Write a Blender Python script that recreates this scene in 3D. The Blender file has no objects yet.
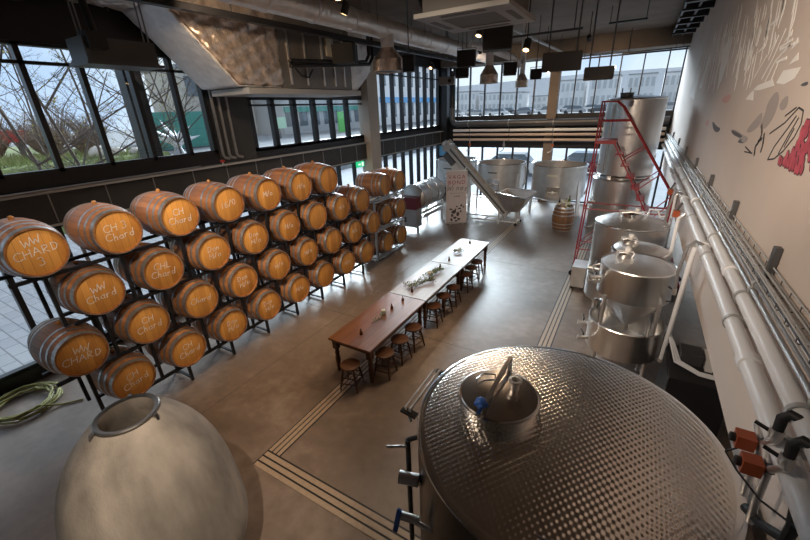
import bpy, math, random
from mathutils import Vector, Matrix
C = bpy.context.scene.collection
SC = bpy.context.scene
PI = math.pi
RND = random.Random(7)

# ------------------------------------------------------------------ camera
yaw, pit, rol = -0.54486582, -0.403433602, -0.0410414866
fw = Vector((math.sin(yaw)*math.cos(pit), math.cos(yaw)*math.cos(pit), math.sin(pit)))
rt = fw.cross(Vector((0, 0, 1))).normalized(); up = rt.cross(fw)
r2 = rt*math.cos(rol) + up*math.sin(rol); u2 = -rt*math.sin(rol) + up*math.cos(rol)
cam = bpy.data.cameras.new('camera'); cam_o = bpy.data.objects.new('camera', cam); C.objects.link(cam_o)
cam_o.matrix_world = Matrix(((r2.x, u2.x, -fw.x, 0), (r2.y, u2.y, -fw.y, 0), (r2.z, u2.z, -fw.z, 4.4), (0, 0, 0, 1)))
cam.sensor_width = 36; cam.lens = 374.9/810*36; cam.clip_start = 0.05; cam.clip_end = 600
SC.camera = cam_o

# ------------------------------------------------------------------ world, lights, exposure
SC.view_settings.view_transform = 'Standard'; SC.view_settings.look = 'None'
SC.view_settings.exposure = 0.28; SC.view_settings.gamma = 1.0; SC.view_settings.use_curve_mapping = False
w = bpy.data.worlds.new('sky'); SC.world = w; w.use_nodes = True
nt = w.node_tree; nt.nodes.clear()
def WN(t): return nt.nodes.new(t)
tc = WN('ShaderNodeTexCoord'); ns = WN('ShaderNodeTexNoise'); ns.inputs['Scale'].default_value = 3.0; ns.inputs['Detail'].default_value = 6
cr = WN('ShaderNodeValToRGB'); cr.color_ramp.elements[0].position = .40; cr.color_ramp.elements[0].color = (.52, .66, .90, 1)
cr.color_ramp.elements[1].position = .60; cr.color_ramp.elements[1].color = (.82, .88, .96, 1)
bg = WN('ShaderNodeBackground'); bg.inputs['Strength'].default_value = 1.08; wo = WN('ShaderNodeOutputWorld')
nt.links.new(tc.outputs['Generated'], ns.inputs['Vector']); nt.links.new(ns.outputs['Fac'], cr.inputs['Fac'])
nt.links.new(cr.outputs['Color'], bg.inputs['Color']); nt.links.new(bg.outputs['Background'], wo.inputs['Surface'])

def area(name, loc, rot, sx, sy, power, col):
    l = bpy.data.lights.new(name, 'AREA'); l.shape = 'RECTANGLE'; l.size = sx; l.size_y = sy; l.energy = power; l.color = col
    o = bpy.data.objects.new(name, l); C.objects.link(o); o.location = loc; o.rotation_euler = rot
    return o
# soft sun, then warm fill spots added behind the view
sun = bpy.data.lights.new('sun', 'SUN'); sun.energy = 9.0; sun.angle = math.radians(28); sun.color = (.86, .93, 1)
sun_o = bpy.data.objects.new('sun', sun); C.objects.link(sun_o); sun_o.rotation_euler = Vector((.46, -.80, -.37)).to_track_quat('-Z', 'Y').to_euler()
def spot(name, loc, aim, power, col, size=1.2, blend=.6, rad=.06):
    l = bpy.data.lights.new(name, 'SPOT'); l.energy = power; l.color = col; l.spot_size = size; l.spot_blend = blend; l.shadow_soft_size = rad
    o = bpy.data.objects.new(name, l); C.objects.link(o); o.location = loc
    o.rotation_euler = (Vector(aim)-Vector(loc)).to_track_quat('-Z', 'Y').to_euler()
    return o

for p, a, e, cs in (((-1.6, -.6, 6.4), (1.05, 6.5, 4.2), 800, .75), ((-.9, .4, 6.5), (1.05, 4.0, 4.4), 200, .9), ((-2.6, -.6, 6.4), (-6.1, 3.4, 2.5), 650, .8), ((-4.0, -.6, 6.4), (-6.2, 7.0, 2.0), 850, .85),
                ((-1.8, -.9, 6.4), (-.4, 10, 1), 900, .6), ((-4.6, .2, 6.4), (1.0, 5.5, 2.4), 750, .95), ((-2.2, -1.2, 6.5), (-3.2, 14.5, .8), 1300, .5), ((-.5, -.7, 6.4), (-2.75, 1.1, 1.4), 620, .45)):
    spot('added_fill_spot', p, a, e, (1, .82, .64), cs, .8, .06)  # added fill lights with no fixtures, unseen behind the camera

# ------------------------------------------------------------------ mesh helpers
class MB:
    def __init__(s): s.v = []; s.f = []
    def add(s, vs, fs):
        n = len(s.v); s.v += [tuple(v) for v in vs]; s.f += [tuple(i+n for i in f) for f in fs]; return s
    def box(s, x0, x1, y0, y1, z0, z1):
        return s.add([(x, y, z) for z in (z0, z1) for y in (y0, y1) for x in (x0, x1)],
                     [(0, 2, 3, 1), (4, 5, 7, 6), (0, 1, 5, 4), (2, 6, 7, 3), (0, 4, 6, 2), (1, 3, 7, 5)])
    def bar(s, a, b, w, h=None, roll=None):
        """square bar from a to b, w wide and h deep"""
        a = Vector(a); b = Vector(b); h = h or w; d = (b-a).normalized()
        u = Vector(roll) if roll else (Vector((0, 0, 1)) if abs(d.z) < .95 else Vector((0, 1, 0)))
        sx = d.cross(u).normalized(); sy = sx.cross(d).normalized()
        vs = [p + sx*(i*w/2) + sy*(j*h/2) for p in (a, b) for i, j in ((-1, -1), (1, -1), (1, 1), (-1, 1))]
        return s.add(vs, [(3, 2, 1, 0), (4, 5, 6, 7), (0, 1, 5, 4), (1, 2, 6, 5), (2, 3, 7, 6), (3, 0, 4, 7)])
    def lathe(s, prof, o=(0, 0, 0), ax=(0, 0, 1), n=24, cap=True, a0=0, a1=2*PI):
        """prof: (radius, height along ax)"""
        o = Vector(o); d = Vector(ax).normalized(); u = Vector((1, 0, 0)) if abs(d.x) < .9 else Vector((0, 1, 0))
        sx = (u - d*u.dot(d)).normalized(); sy = d.cross(sx); full = abs(a1-a0-2*PI) < 1e-6
        m = n if full else n+1; vs = []
        for r, h in prof:
            for i in range(m):
                t = a0+(a1-a0)*i/n; vs.append(o + d*h + sx*(r*math.cos(t)) + sy*(r*math.sin(t)))
        fs = []
        for k in range(len(prof)-1):
            for i in range(n if full else n):
                j = (i+1) % m; fs.append((k*m+i, k*m+j, (k+1)*m+j, (k+1)*m+i))
        if cap and full:
            if prof[0][0] > 1e-5: fs.append(tuple(range(m-1, -1, -1)))
            if prof[-1][0] > 1e-5: fs.append(tuple((len(prof)-1)*m+i for i in range(m)))
        return s.add(vs, fs)
    def cyl(s, a, b, r, r1=None, n=16):
        a = Vector(a); b = Vector(b); L = (b-a).length
        return s.lathe([(r, 0), (r if r1 is None else r1, L)], a, b-a, n)
    def tube(s, pts, r, n=8, closed=False):
        pts = [Vector(p) for p in pts]; N = len(pts); prev = None; vs = []
        for i, p in enumerate(pts):
            if closed: d = pts[(i+1) % N]-pts[i-1]
            else: d = pts[min(i+1, N-1)]-pts[max(i-1, 0)]
            d.normalize()
            if prev is None:
                u = Vector((0, 0, 1)) if abs(d.z) < .9 else Vector((1, 0, 0)); sx = d.cross(u).normalized()
            else: sx = (prev - d*prev.dot(d)).normalized()
            prev = sx; sy = d.cross(sx); rr = r[i] if isinstance(r, (list, tuple)) else r
            for k in range(n):
                t = 2*PI*k/n; vs.append(p + sx*(rr*math.cos(t)) + sy*(rr*math.sin(t)))
        fs = []
        for i in range(N if closed else N-1):
            j = (i+1) % N
            for k in range(n): fs.append((i*n+k, i*n+(k+1) % n, j*n+(k+1) % n, j*n+k))
        if not closed: fs += [tuple(range(n-1, -1, -1)), tuple((N-1)*n+k for k in range(n))]
        return s.add(vs, fs)
    def prism(s, poly, off):
        off = Vector(off); p = [Vector(q) for q in poly]; n = len(p)
        return s.add(p + [q+off for q in p], [tuple(range(n-1, -1, -1)), tuple(range(n, 2*n))] + [(i, (i+1) % n, n+(i+1) % n, n+i) for i in range(n)])
    def ball(s, c, r, n=12, m=8, sc=(1, 1, 1)):
        vs = []; fs = []
        for i in range(m+1):
            a = PI*i/m
            for k in range(n):
                t = 2*PI*k/n
                vs.append((c[0]+r*sc[0]*math.sin(a)*math.cos(t), c[1]+r*sc[1]*math.sin(a)*math.sin(t), c[2]+r*sc[2]*math.cos(a)))
        for i in range(m):
            for k in range(n): fs.append((i*n+k, (i+1)*n+k, (i+1)*n+(k+1) % n, i*n+(k+1) % n))
        return s.add(vs, fs)
    def mesh(s, name, mat, smooth=35):
        me = bpy.data.meshes.new(name); me.from_pydata(s.v, [], s.f); me.validate(); 
        import bmesh
        bm = bmesh.new(); bm.from_mesh(me); bmesh.ops.remove_doubles(bm, verts=bm.verts, dist=1e-5); bmesh.ops.recalc_face_normals(bm, faces=bm.faces); bm.to_mesh(me); bm.free()
        if mat: me.materials.append(mat)
        if smooth:
            me.shade_smooth(); me.set_sharp_from_angle(angle=math.radians(smooth))
        return me
    def build(s, name, mat, parent=None, smooth=35, loc=None):
        o = bpy.data.objects.new(name, s.mesh(name, mat, smooth)); C.objects.link(o)
        if parent is not None: o.parent = parent
        if loc is not None: o.location = loc
        return o

def tag(o, label, cat, group=None, kind=None):
    o['label'] = label; o['category'] = cat
    if group: o['group'] = group
    if kind: o['kind'] = kind
    return o
def thing(name, label, cat, loc=(0, 0, 0), rz=0, group=None):
    o = bpy.data.objects.new(name, None); C.objects.link(o); o.location = loc; o.rotation_euler = (0, 0, rz); o.empty_display_size = .1
    return tag(o, label, cat, group)
def dup(root, loc, label, rz=None, group=None):
    r = root.copy(); C.objects.link(r); r.location = loc; r['label'] = label
    if rz is not None: r.rotation_euler = (0, 0, rz)
    if group: r['group'] = group
    for ch in list(root.children):
        c = ch.copy(); C.objects.link(c); c.parent = r
        for g in list(ch.children):
            d = g.copy(); C.objects.link(d); d.parent = c
    return r
def struct(name, mb, mat, parent=None, smooth=0):
    o = mb.build(name, mat, parent, smooth)
    if parent is None: o['kind'] = 'structure'
    return o

# ------------------------------------------------------------------ materials
def newmat(name):
    m = bpy.data.materials.new(name); m.use_nodes = True; return m, m.node_tree, m.node_tree.nodes['Principled BSDF']
def pm(name, col, rough=.5, metal=0., noise=0., nscale=8., bump=0., bscale=30., coat=0., stretch=None, spec=None, rnd=0.):
    m, t, b = newmat(name)
    b.inputs['Base Color'].default_value = (*col, 1); b.inputs['Roughness'].default_value = rough; b.inputs['Metallic'].default_value = metal
    if coat: b.inputs['Coat Weight'].default_value = coat; b.inputs['Coat Roughness'].default_value = .15
    if spec is not None: b.inputs['Specular IOR Level'].default_value = spec
    if noise or bump:
        tc = t.nodes.new('ShaderNodeTexCoord'); mp = t.nodes.new('ShaderNodeMapping')
        if stretch: mp.inputs['Scale'].default_value = stretch
        t.links.new(tc.outputs['Object'], mp.inputs['Vector'])
        if noise:
            n = t.nodes.new('ShaderNodeTexNoise'); n.inputs['Scale'].default_value = nscale; n.inputs['Detail'].default_value = 5
            t.links.new(mp.outputs['Vector'], n.inputs['Vector'])
            r = t.nodes.new('ShaderNodeValToRGB'); r.color_ramp.elements[0].position = .3; r.color_ramp.elements[1].position = .7
            r.color_ramp.elements[0].color = tuple(c*(1-noise) for c in col)+(1,); r.color_ramp.elements[1].color = tuple(min(1, c*(1+noise)) for c in col)+(1,)
            t.links.new(n.outputs['Fac'], r.inputs['Fac']); t.links.new(r.outputs['Color'], b.inputs['Base Color'])
        if bump:
            n = t.nodes.new('ShaderNodeTexNoise'); n.inputs['Scale'].default_value = bscale; n.inputs['Detail'].default_value = 3
            t.links.new(mp.outputs['Vector'], n.inputs['Vector'])
            bp = t.nodes.new('ShaderNodeBump'); bp.inputs['Strength'].default_value = bump; bp.inputs['Distance'].default_value = .02
            t.links.new(n.outputs['Fac'], bp.inputs['Height']); t.links.new(bp.outputs['Normal'], b.inputs['Normal'])
    return m
def math_node(t, op, a, b=None, c=None):
    n = t.nodes.new('ShaderNodeMath'); n.operation = op
    for i, x in enumerate((a, b, c)):
        if x is None: continue
        if isinstance(x, (int, float)): n.inputs[i].default_value = x
        else: t.links.new(x, n.inputs[i])
    return n.outputs[0]
def emit(name, col, s):
    m, t, b = newmat(name); b.inputs['Base Color'].default_value = (0, 0, 0, 1); b.inputs['Emission Color'].default_value = (*col, 1); b.inputs['Emission Strength'].default_value = s; return m
def glass_mat(name, tint=(.93, .97, .98)):
    m = bpy.data.materials.new(name); m.use_nodes = True; t = m.node_tree; t.nodes.clear()
    tr = t.nodes.new('ShaderNodeBsdfTransparent'); tr.inputs['Color'].default_value = (*tint, 1)
    gl = t.nodes.new('ShaderNodeBsdfGlossy'); gl.inputs['Roughness'].default_value = .02
    mx = t.nodes.new('ShaderNodeMixShader'); mx.inputs['Fac'].default_value = .045; o = t.nodes.new('ShaderNodeOutputMaterial')
    t.links.new(tr.outputs[0], mx.inputs[1]); t.links.new(gl.outputs[0], mx.inputs[2]); t.links.new(mx.outputs[0], o.inputs['Surface']); return m

M = {}
M['glass'] = glass_mat('window_glass')
M['black'] = pm('black_metal', (.022, .022, .025), .45, .3)
M['frame'] = pm('dark_window_frame', (.025, .027, .032), .4, .3)
M['panel'] = pm('charcoal_panel', (.045, .044, .043), .55, 0, .15, 3)
M['grey'] = pm('grey_metal', (.30, .30, .31), .45, .5)
M['lgrey'] = pm('pale_grey_trim', (.42, .42, .42), .5, .2)
M['dgrey'] = pm('dark_grey_metal', (.10, .10, .105), .45, .5)
M['steel'] = pm('brushed_steel', (.80, .79, .78), .30, 1, .08, 4, stretch=(1, 1, .12))
M['steel2'] = pm('bright_steel', (.72, .71, .70), .16, 1)
M['steelm'] = pm('matt_steel', (.72, .70, .69), .38, .9, .10, 5)
M['white'] = pm('white_paint', (.74, .72, .71), .5)
M['pipewhite'] = pm('white_pipe', (.72, .73, .76), .35)
M['red'] = pm('red_paint', (.30, .022, .028), .4)
M['burg'] = pm('burgundy_paint', (.16, .012, .025), .35)
M['blue'] = pm('blue_plastic', (.03, .12, .45), .4)
M['lblue'] = pm('light_blue_plastic', (.12, .38, .70), .5)
M['orange'] = pm('orange_plastic', (.34, .07, .022), .45)
M['rubber'] = pm('black_rubber', (.015, .015, .017), .6)
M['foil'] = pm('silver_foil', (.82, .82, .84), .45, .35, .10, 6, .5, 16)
M['foilb'] = pm('crumpled_foil', (.74, .63, .56), .34, .75, .25, 9, 1.0, 16)
M['duct'] = pm('spiral_duct_foil', (.76, .71, .67), .36, .7, .12, 5, .5, 12)
M['galv'] = pm('galvanised_hoop', (.46, .455, .46), .36, .8, .25, 20)
M['rack'] = pm('rack_steel', (.03, .031, .036), .45, .5)
M['rackw'] = pm('pale_rack_steel', (.52, .53, .55), .4, .4)
M['chalk'] = pm('chalk', (.86, .83, .80), .9)
M['ceil'] = pm('brown_ceiling', (.175, .137, .108), .75, 0, .18, 1.2)
M['concrete'] = pm('raw_concrete', (.47, .42, .365), .8, 0, .38, 2.6, .25, 40, stretch=(1.6, 1.6, .45))
M['tan'] = pm('beige_column', (.50, .44, .38), .7)
M['wallw'] = pm('plaster_wall', (.60, .515, .465), .6, 0, .05, 1)
M['paver'] = None
M['hose'] = pm('yellow_hose', (.30, .28, .09), .5)
M['green'] = emit('exit_sign_green', (.02, .55, .22), 1.0)
M['leaf'] = pm('olive_leaf', (.13, .15, .06), .6, 0, .4, 20)
M['amber'] = pm('amber_glass', (.10, .035, .012), .15)
M['flower'] = pm('cream_flower', (.75, .70, .55), .7)

def wood_planks(name, cols, axis='x', freq=12., rough=.5, coat=0.):
    """planks across one object axis, grain along the others, small tone shift per object"""
    m, t, b = newmat(name); tc = t.nodes.new('ShaderNodeTexCoord'); sp = t.nodes.new('ShaderNodeSeparateXYZ'); t.links.new(tc.outputs['Object'], sp.inputs[0])
    if axis == 'ang':
        v = math_node(t, 'MULTIPLY', math_node(t, 'ARCTAN2', sp.outputs['Y'], sp.outputs['Z']), freq/(2*PI))
    else: v = math_node(t, 'MULTIPLY', sp.outputs[axis.upper()], freq)
    oi = t.nodes.new('ShaderNodeObjectInfo')
    fl = math_node(t, 'ADD', math_node(t, 'FLOOR', v), math_node(t, 'MULTIPLY', oi.outputs['Random'], 97.))
    wn = t.nodes.new('ShaderNodeTexWhiteNoise'); wn.noise_dimensions = '1D'; t.links.new(fl, wn.inputs['W'])
    mp = t.nodes.new('ShaderNodeMapping'); sc = {'x': (40, 3, 40), 'y': (3, 40, 3), 'z': (3, 3, 40), 'ang': (3, 30, 30)}[axis]; mp.inputs['Scale'].default_value = sc
    t.links.new(tc.outputs['Object'], mp.inputs['Vector'])
    n = t.nodes.new('ShaderNodeTexNoise'); n.inputs['Scale'].default_value = 1.3; n.inputs['Detail'].default_value = 6; t.links.new(mp.outputs['Vector'], n.inputs['Vector'])
    n2 = t.nodes.new('ShaderNodeTexNoise'); n2.inputs['Scale'].default_value = 3.; t.links.new(tc.outputs['Object'], n2.inputs['Vector'])
    f = math_node(t, 'ADD', math_node(t, 'MULTIPLY', wn.outputs['Value'], .45), math_node(t, 'ADD', math_node(t, 'MULTIPLY', n.outputs['Fac'], .5), math_node(t, 'MULTIPLY', n2.outputs['Fac'], .35)))
    f = math_node(t, 'ADD', f, math_node(t, 'MULTIPLY', math_node(t, 'SUBTRACT', oi.outputs['Random'], .5), .25))
    r = t.nodes.new('ShaderNodeValToRGB'); r.color_ramp.elements[0].position = .35; r.color_ramp.elements[1].position = .95
    r.color_ramp.elements[0].color = (*cols[0], 1); r.color_ramp.elements[1].color = (*cols[1], 1)
    t.links.new(f, r.inputs['Fac'])
    fr = math_node(t, 'FRACT', v); gap = math_node(t, 'LESS_THAN', math_node(t, 'ABSOLUTE', math_node(t, 'SUBTRACT', fr, .5)), .475)
    mx = t.nodes.new('ShaderNodeMix'); mx.data_type = 'RGBA'; t.links.new(gap, mx.inputs['Factor'])
    mx.inputs['A'].default_value = tuple(c*.85 for c in cols[0])+(1,); t.links.new(r.outputs['Color'], mx.inputs['B'])
    t.links.new(mx.outputs['Result'], b.inputs['Base Color']); b.inputs['Roughness'].default_value = rough
    if coat: b.inputs['Coat Weight'].default_value = coat; b.inputs['Coat Roughness'].default_value = .12
    return m
M['stave'] = wood_planks('oak_staves', ((.19, .075, .030), (.47, .205, .078)), 'ang', 24, .5)
M['head'] = wood_planks('oak_head', ((.50, .205, .042), (.76, .37, .088)), 'y', 11, .5)
M['table'] = wood_planks('table_boards', ((.13, .048, .015), (.235, .088, .028)), 'x', 5.5, .34)
M['tableg'] = wood_planks('glare_grey_table_boards', ((.19, .14, .105), (.29, .22, .17)), 'x', 5.5, .34)  # same wood as the near table, window glare put into the grey
M['tablew'] = wood_planks('glare_pale_table_boards', ((.38, .33, .30), (.50, .45, .42)), 'x', 5.5, .34)  # stronger window glare put into the board colour
M['darkwood'] = pm('dark_turned_wood', (.075, .028, .012), .4, 0, .3, 12)
M['seatwood'] = pm('stool_seat_wood', (.11, .045, .020), .4, 0, .3, 12)

# polished concrete floor
m, t, b = newmat('polished_concrete'); M['floor'] = m
tc = t.nodes.new('ShaderNodeTexCoord')
n1 = t.nodes.new('ShaderNodeTexNoise'); n1.inputs['Scale'].default_value = .55; n1.inputs['Detail'].default_value = 8; n1.inputs['Roughness'].default_value = .62; n1.inputs['Distortion'].default_value = .6
n2 = t.nodes.new('ShaderNodeTexNoise'); n2.inputs['Scale'].default_value = 6; n2.inputs['Detail'].default_value = 6
for n in (n1, n2): t.links.new(tc.outputs['Object'], n.inputs['Vector'])
f = math_node(t, 'ADD', math_node(t, 'MULTIPLY', n1.outputs['Fac'], .75), math_node(t, 'MULTIPLY', n2.outputs['Fac'], .25))
r = t.nodes.new('ShaderNodeValToRGB'); E = r.color_ramp.elements
E[0].position = .34; E[0].color = (.145, .108, .083, 1); E[1].position = .68; E[1].color = (.34, .265, .215, 1)
e = E.new(.52); e.color = (.215, .163, .130, 1)
t.links.new(f, r.inputs['Fac']); t.links.new(r.outputs['Color'], b.inputs['Base Color'])
rr = math_node(t, 'ADD', .24, math_node(t, 'MULTIPLY', n1.outputs['Fac'], .24)); t.links.new(rr, b.inputs['Roughness'])
bp = t.nodes.new('ShaderNodeBump'); bp.inputs['Strength'].default_value = .05; t.links.new(n2.outputs['Fac'], bp.inputs['Height']); t.links.new(bp.outputs['Normal'], b.inputs['Normal'])

# quilted (dimple) stainless skin
m, t, b = newmat('dimpled_steel'); M['dimple'] = m
b.inputs['Metallic'].default_value = 1; b.inputs['Base Color'].default_value = (.62, .58, .54, 1); b.inputs['Roughness'].default_value = .25
tc = t.nodes.new('ShaderNodeTexCoord'); sp = t.nodes.new('ShaderNodeSeparateXYZ'); t.links.new(tc.outputs['Object'], sp.inputs[0])
K = 2*PI/.048
cx = math_node(t, 'COSINE', math_node(t, 'MULTIPLY', sp.outputs['X'], K)); cy = math_node(t, 'COSINE', math_node(t, 'MULTIPLY', sp.outputs['Y'], K*.8))
hgt = math_node(t, 'MULTIPLY', cx, cy)
bp = t.nodes.new('ShaderNodeBump'); bp.inputs['Strength'].default_value = 1.; bp.inputs['Distance'].default_value = .0014
t.links.new(hgt, bp.inputs['Height']); t.links.new(bp.outputs['Normal'], b.inputs['Normal'])

def brick_mat(name, c1, c2, mortar, scale, rough=.8):
    m, t, b = newmat(name); tc = t.nodes.new('ShaderNodeTexCoord'); br = t.nodes.new('ShaderNodeTexBrick')
    br.inputs['Color1'].default_value = (*c1, 1); br.inputs['Color2'].default_value = (*c2, 1); br.inputs['Mortar'].default_value = (*mortar, 1)
    br.inputs['Scale'].default_value = scale; br.inputs['Mortar Size'].default_value = .012
    t.links.new(tc.outputs['Object'], br.inputs['Vector']); t.links.new(br.outputs['Color'], b.inputs['Base Color']); b.inputs['Roughness'].default_value = rough; return m
M['paver'] = brick_mat('pavement_slabs', (.27, .27, .285), (.23, .23, .25), (.12, .12, .13), .9)
M['asphalt'] = pm('asphalt', (.20, .20, .205), .9, 0, .1, 2)
M['grass'] = pm('rough_grass', (.14, .17, .05), .9, 0, .5, 2.5, .8, 12)
M['twig'] = pm('twig_bark', (.085, .062, .048), .9)
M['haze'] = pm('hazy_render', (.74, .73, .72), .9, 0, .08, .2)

# ------------------------------------------------------------------ room shell
BACK = 19.2; LX = -9.0; RXW = 1.05
struct('floor', MB().box(-9.15, 2.2, -3.2, 19.35, -.2, 0), M['floor'])
struct('ceiling', MB().box(-9.3, 2.2, -3.2, 19.4, 6.75, 6.95), M['ceil'])
struct('wall_front', MB().box(-9.15, 2.2, -3.35, -3.2, -.2, 6.75), M['ceil'])
struct('wall_right', MB().box(RXW, 2.2, -3.2, 19.2, 1.85, 6.75), M['wallw'])
struct('wall_recess', MB().box(1.95, 2.2, -3.2, 19.2, 0, 1.85), M['white'])
struct('wall_left', MB().box(-9.15, -8.92, -3.2, 19.2, 0, .27), M['black'])
# left side spandrel with panel seams and pale caps
struct('trim_left', MB().box(-9.12, -8.86, -3.2, 19.1, 2.74, 3.29), M['panel'])
mb = MB()
for k in range(25): mb.box(-8.862, -8.845, -2.9+k*.9, -2.88+k*.9, 2.76, 3.27)
struct('trim_seams', mb, M['grey'])
struct('trim_ledge', MB().box(-9.15, -8.72, -3.2, 19.1, 3.29, 3.33), M['lgrey'])
struct('trim_lip', MB().box(-9.12, -8.82, -3.2, 19.1, 2.70, 2.74), M['lgrey'])
struct('wall_sill', MB().box(-9.12, -8.92, -3.2, 19.1, 3.33, 3.6), M['black'])
struct('wall_header', MB().box(-9.15, -8.9, -3.2, 6.1, 5.66, 6.75), M['black'])
struct('wall_pier', MB().box(-9.15, -8.88, 6.05, 7.12, 3.33, 6.75), M['panel'])
struct('wall_bay', MB().box(-9.15, -8.9, 7.12, 12.15, 4.84, 6.75), M['panel'])
struct('wall_lintel', MB().box(-9.15, -8.9, 12.15, 19.2, 6.2, 6.75), M['black'])
struct('column_left', MB().box(-9.1, -8.62, 12.15, 12.78, 0, 6.2), M['tan'])
struct('column_corner', MB().box(-9.15, -8.55, 18.8, 19.3, 0, 6.75), M['frame'])

def glazing(name, axis, fixed, u0, u1, z0, z1, mull, mw=.07, d=.12, trans=(), mat=None):
    """framed glazing on a plane; mullions at the given positions, one pane child"""
    mb = MB(); mat = mat or M['frame']
    def B(a0, a1, zz0, zz1, dd=d):
        if axis == 'x': mb.box(fixed-dd, fixed, a0, a1, zz0, zz1)
        else: mb.box(a0, a1, fixed, fixed+dd, zz0, zz1)
    for u in mull: B(u-mw/2, u+mw/2, z0, z1)
    B(u0, u1, z0, z0+.06, d*.98); B(u0, u1, z1-.05, z1, d*.98)
    for z in trans: B(u0, u1, z-.025, z+.025, d*.6)
    o = struct(name, mb, mat)
    g = MB()
    if axis == 'x': g.box(fixed-.066, fixed-.054, u0, u1, z0+.02, z1-.02)
    else: g.box(u0, u1, fixed+.054, fixed+.066, z0+.02, z1-.02)
    g.build('pane', M['glass'], o, 0)
    return o
rng = lambda a, b, s: [a+s*i for i in range(int((b-a)/s+1.001))]
glazing('window_1', 'x', -8.92, -3.2, 6.05, 3.6, 5.66, rng(-2.94, 5.37, .83)+[5.98], .085, .16, (5.36,))
glazing('window_2', 'x', -8.92, 7.12, 12.15, 3.5, 4.84, [7.2]+rng(7.98, 12.0, .83), .15, .14, (4.66,))
glazing('window_3', 'x', -8.92, 12.78, 18.8, 3.5, 6.2, rng(12.95, 18.8, .72), .15, .14, (5.7,))
glazing('window_4', 'x', -8.95, -3.2, 12.15, .27, 2.70, rng(-2.9, 12.1, .9), .085, .14)
glazing('window_5', 'x', -8.95, 12.78, 18.8, .27, 2.70, rng(12.95, 18.8, .72), .13, .14)
XS = [-8.15, -7.5, -6.75, -5.97, -5.2, -4.42]; XR = [-2.72, -1.9, -1.08, -.28, .52, 1.02]
glazing('window_6', 'y', BACK, -8.55, -3.75, 3.93, 6.2, XS, .055, .12)
glazing('window_7', 'y', BACK, -3.35, 1.05, 3.93, 6.2, XR, .045, .12)
glazing('window_8', 'y', BACK, -8.55, -3.75, .05, 2.55, XS, .075, .12)
glazing('window_9', 'y', BACK, -3.35, 2.0, .05, 2.55, XR+[1.5], .075, .12)
struct('wall_back', MB().box(-8.6, 2.2, BACK, BACK+.16, 2.53, 3.93), M['black'])
struct('column_back', MB().box(-3.75, -3.35, BACK-.15, BACK+.2, 0, 6.75), M['ceil'])
struct('ceiling_bulkhead', MB().box(-8.6, 1.05, 18.2, BACK+.2, 6.17, 6.75), M['ceil'])
# slatted grille where the ceiling meets the mural wall
g = MB()
for k in range(14): g.box(.42, 1.05, 4.6+k*1.05, 4.72+k*1.05, 6.38, 6.52)
for x in (.42, .72): g.box(x, x+.05, 4.4, 18.2, 6.42, 6.5)
struct('ceiling_grille', g, M['black'])
struct('ceiling_mesh', MB().box(.44, 1.05, 4.4, 18.2, 6.53, 6.55), M['lgrey'])
# floor drains: pale strips with slots
def drain(name, x0, x1, y0, y1, along):
    mb = MB(); n = 3; w = (x1-x0) if along == 'y' else (y1-y0)
    for k in range(n):
        a = w*k/n; b = w*(k+.72)/n
        if along == 'y': mb.box(x0+a, x0+b, y0, y1, 0, .006)
        else: mb.box(x0, x1, y0+a, y0+b, 0, .006)
    o = struct(name, mb, M['drain'])
    base = MB().box(x0-.02, x1, y0-.0, y1, 0, .002); base.build('slot', M['black'], o, 0)
M['drain'] = pm('drain_cover', (.44, .33, .235), .5, 0, .1, 20)
drain('trim_drain_long', -3.80, -3.57, 2.32, 18.4, 'y')
drain('trim_drain_cross', -3.80, .6, 2.05, 2.32, 'x')
drain('trim_drain_right', -1.02, -.78, 2.32, 18.0, 'y')
j = MB()
for y in (5.9, 10.6, 15.2): j.box(-8.9, 1.9, y, y+.008, 0, .0015)
j.box(-5.35, -5.342, 2.3, 18.9, 0, .0015)
struct('trim_joint', j, M['dgrey'])
M['panelgrey'] = pm('casing_grey', (.20, .185, .175), .45, .4, .1, 3)
M['acgrey'] = pm('cassette_grey', (.24, .225, .21), .5); M['acgrille'] = pm('cassette_grille', (.10, .092, .085), .6)
M['brownp'] = pm('brown_grey_panel', (.085, .075, .066), .6)
M['red2'] = pm('bright_red_paint', (.42, .03, .03), .5); M['twig2'] = pm('brown_twigs', (.16, .105, .07), .9); M['grass2'] = pm('grass_blades', (.22, .25, .08), .9, 0, .3, 3)
M['teal'] = pm('teal_green_paint', (.06, .26, .21), .6); M['bwin'] = pm('outside_window_glass', (.12, .14, .16), .1); M['adgreen'] = pm('bright_green_print', (.14, .52, .12), .5); M['adgreen2'] = pm('pale_green_print', (.40, .62, .45), .5)
M['forecourt'] = pm('pale_forecourt', (.32, .33, .35), .8, 0, .1, 1)
M['ringsteel'] = pm('dull_ring_steel', (.30, .285, .27), .38, .9); M['lidsteel'] = pm('lid_steel', (.46, .42, .39), .22, 1); M['pressteel'] = pm('press_drum_steel', (.56, .55, .54), .42, .9, .1, 4)
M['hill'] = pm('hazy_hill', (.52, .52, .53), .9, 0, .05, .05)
M['hazewin'] = pm('hazy_window', (.50, .51, .52), .5); M['darksteel'] = pm('tank_side_dark_reflection', (.14, .13, .12), .3, 1, .1, 4)

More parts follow.
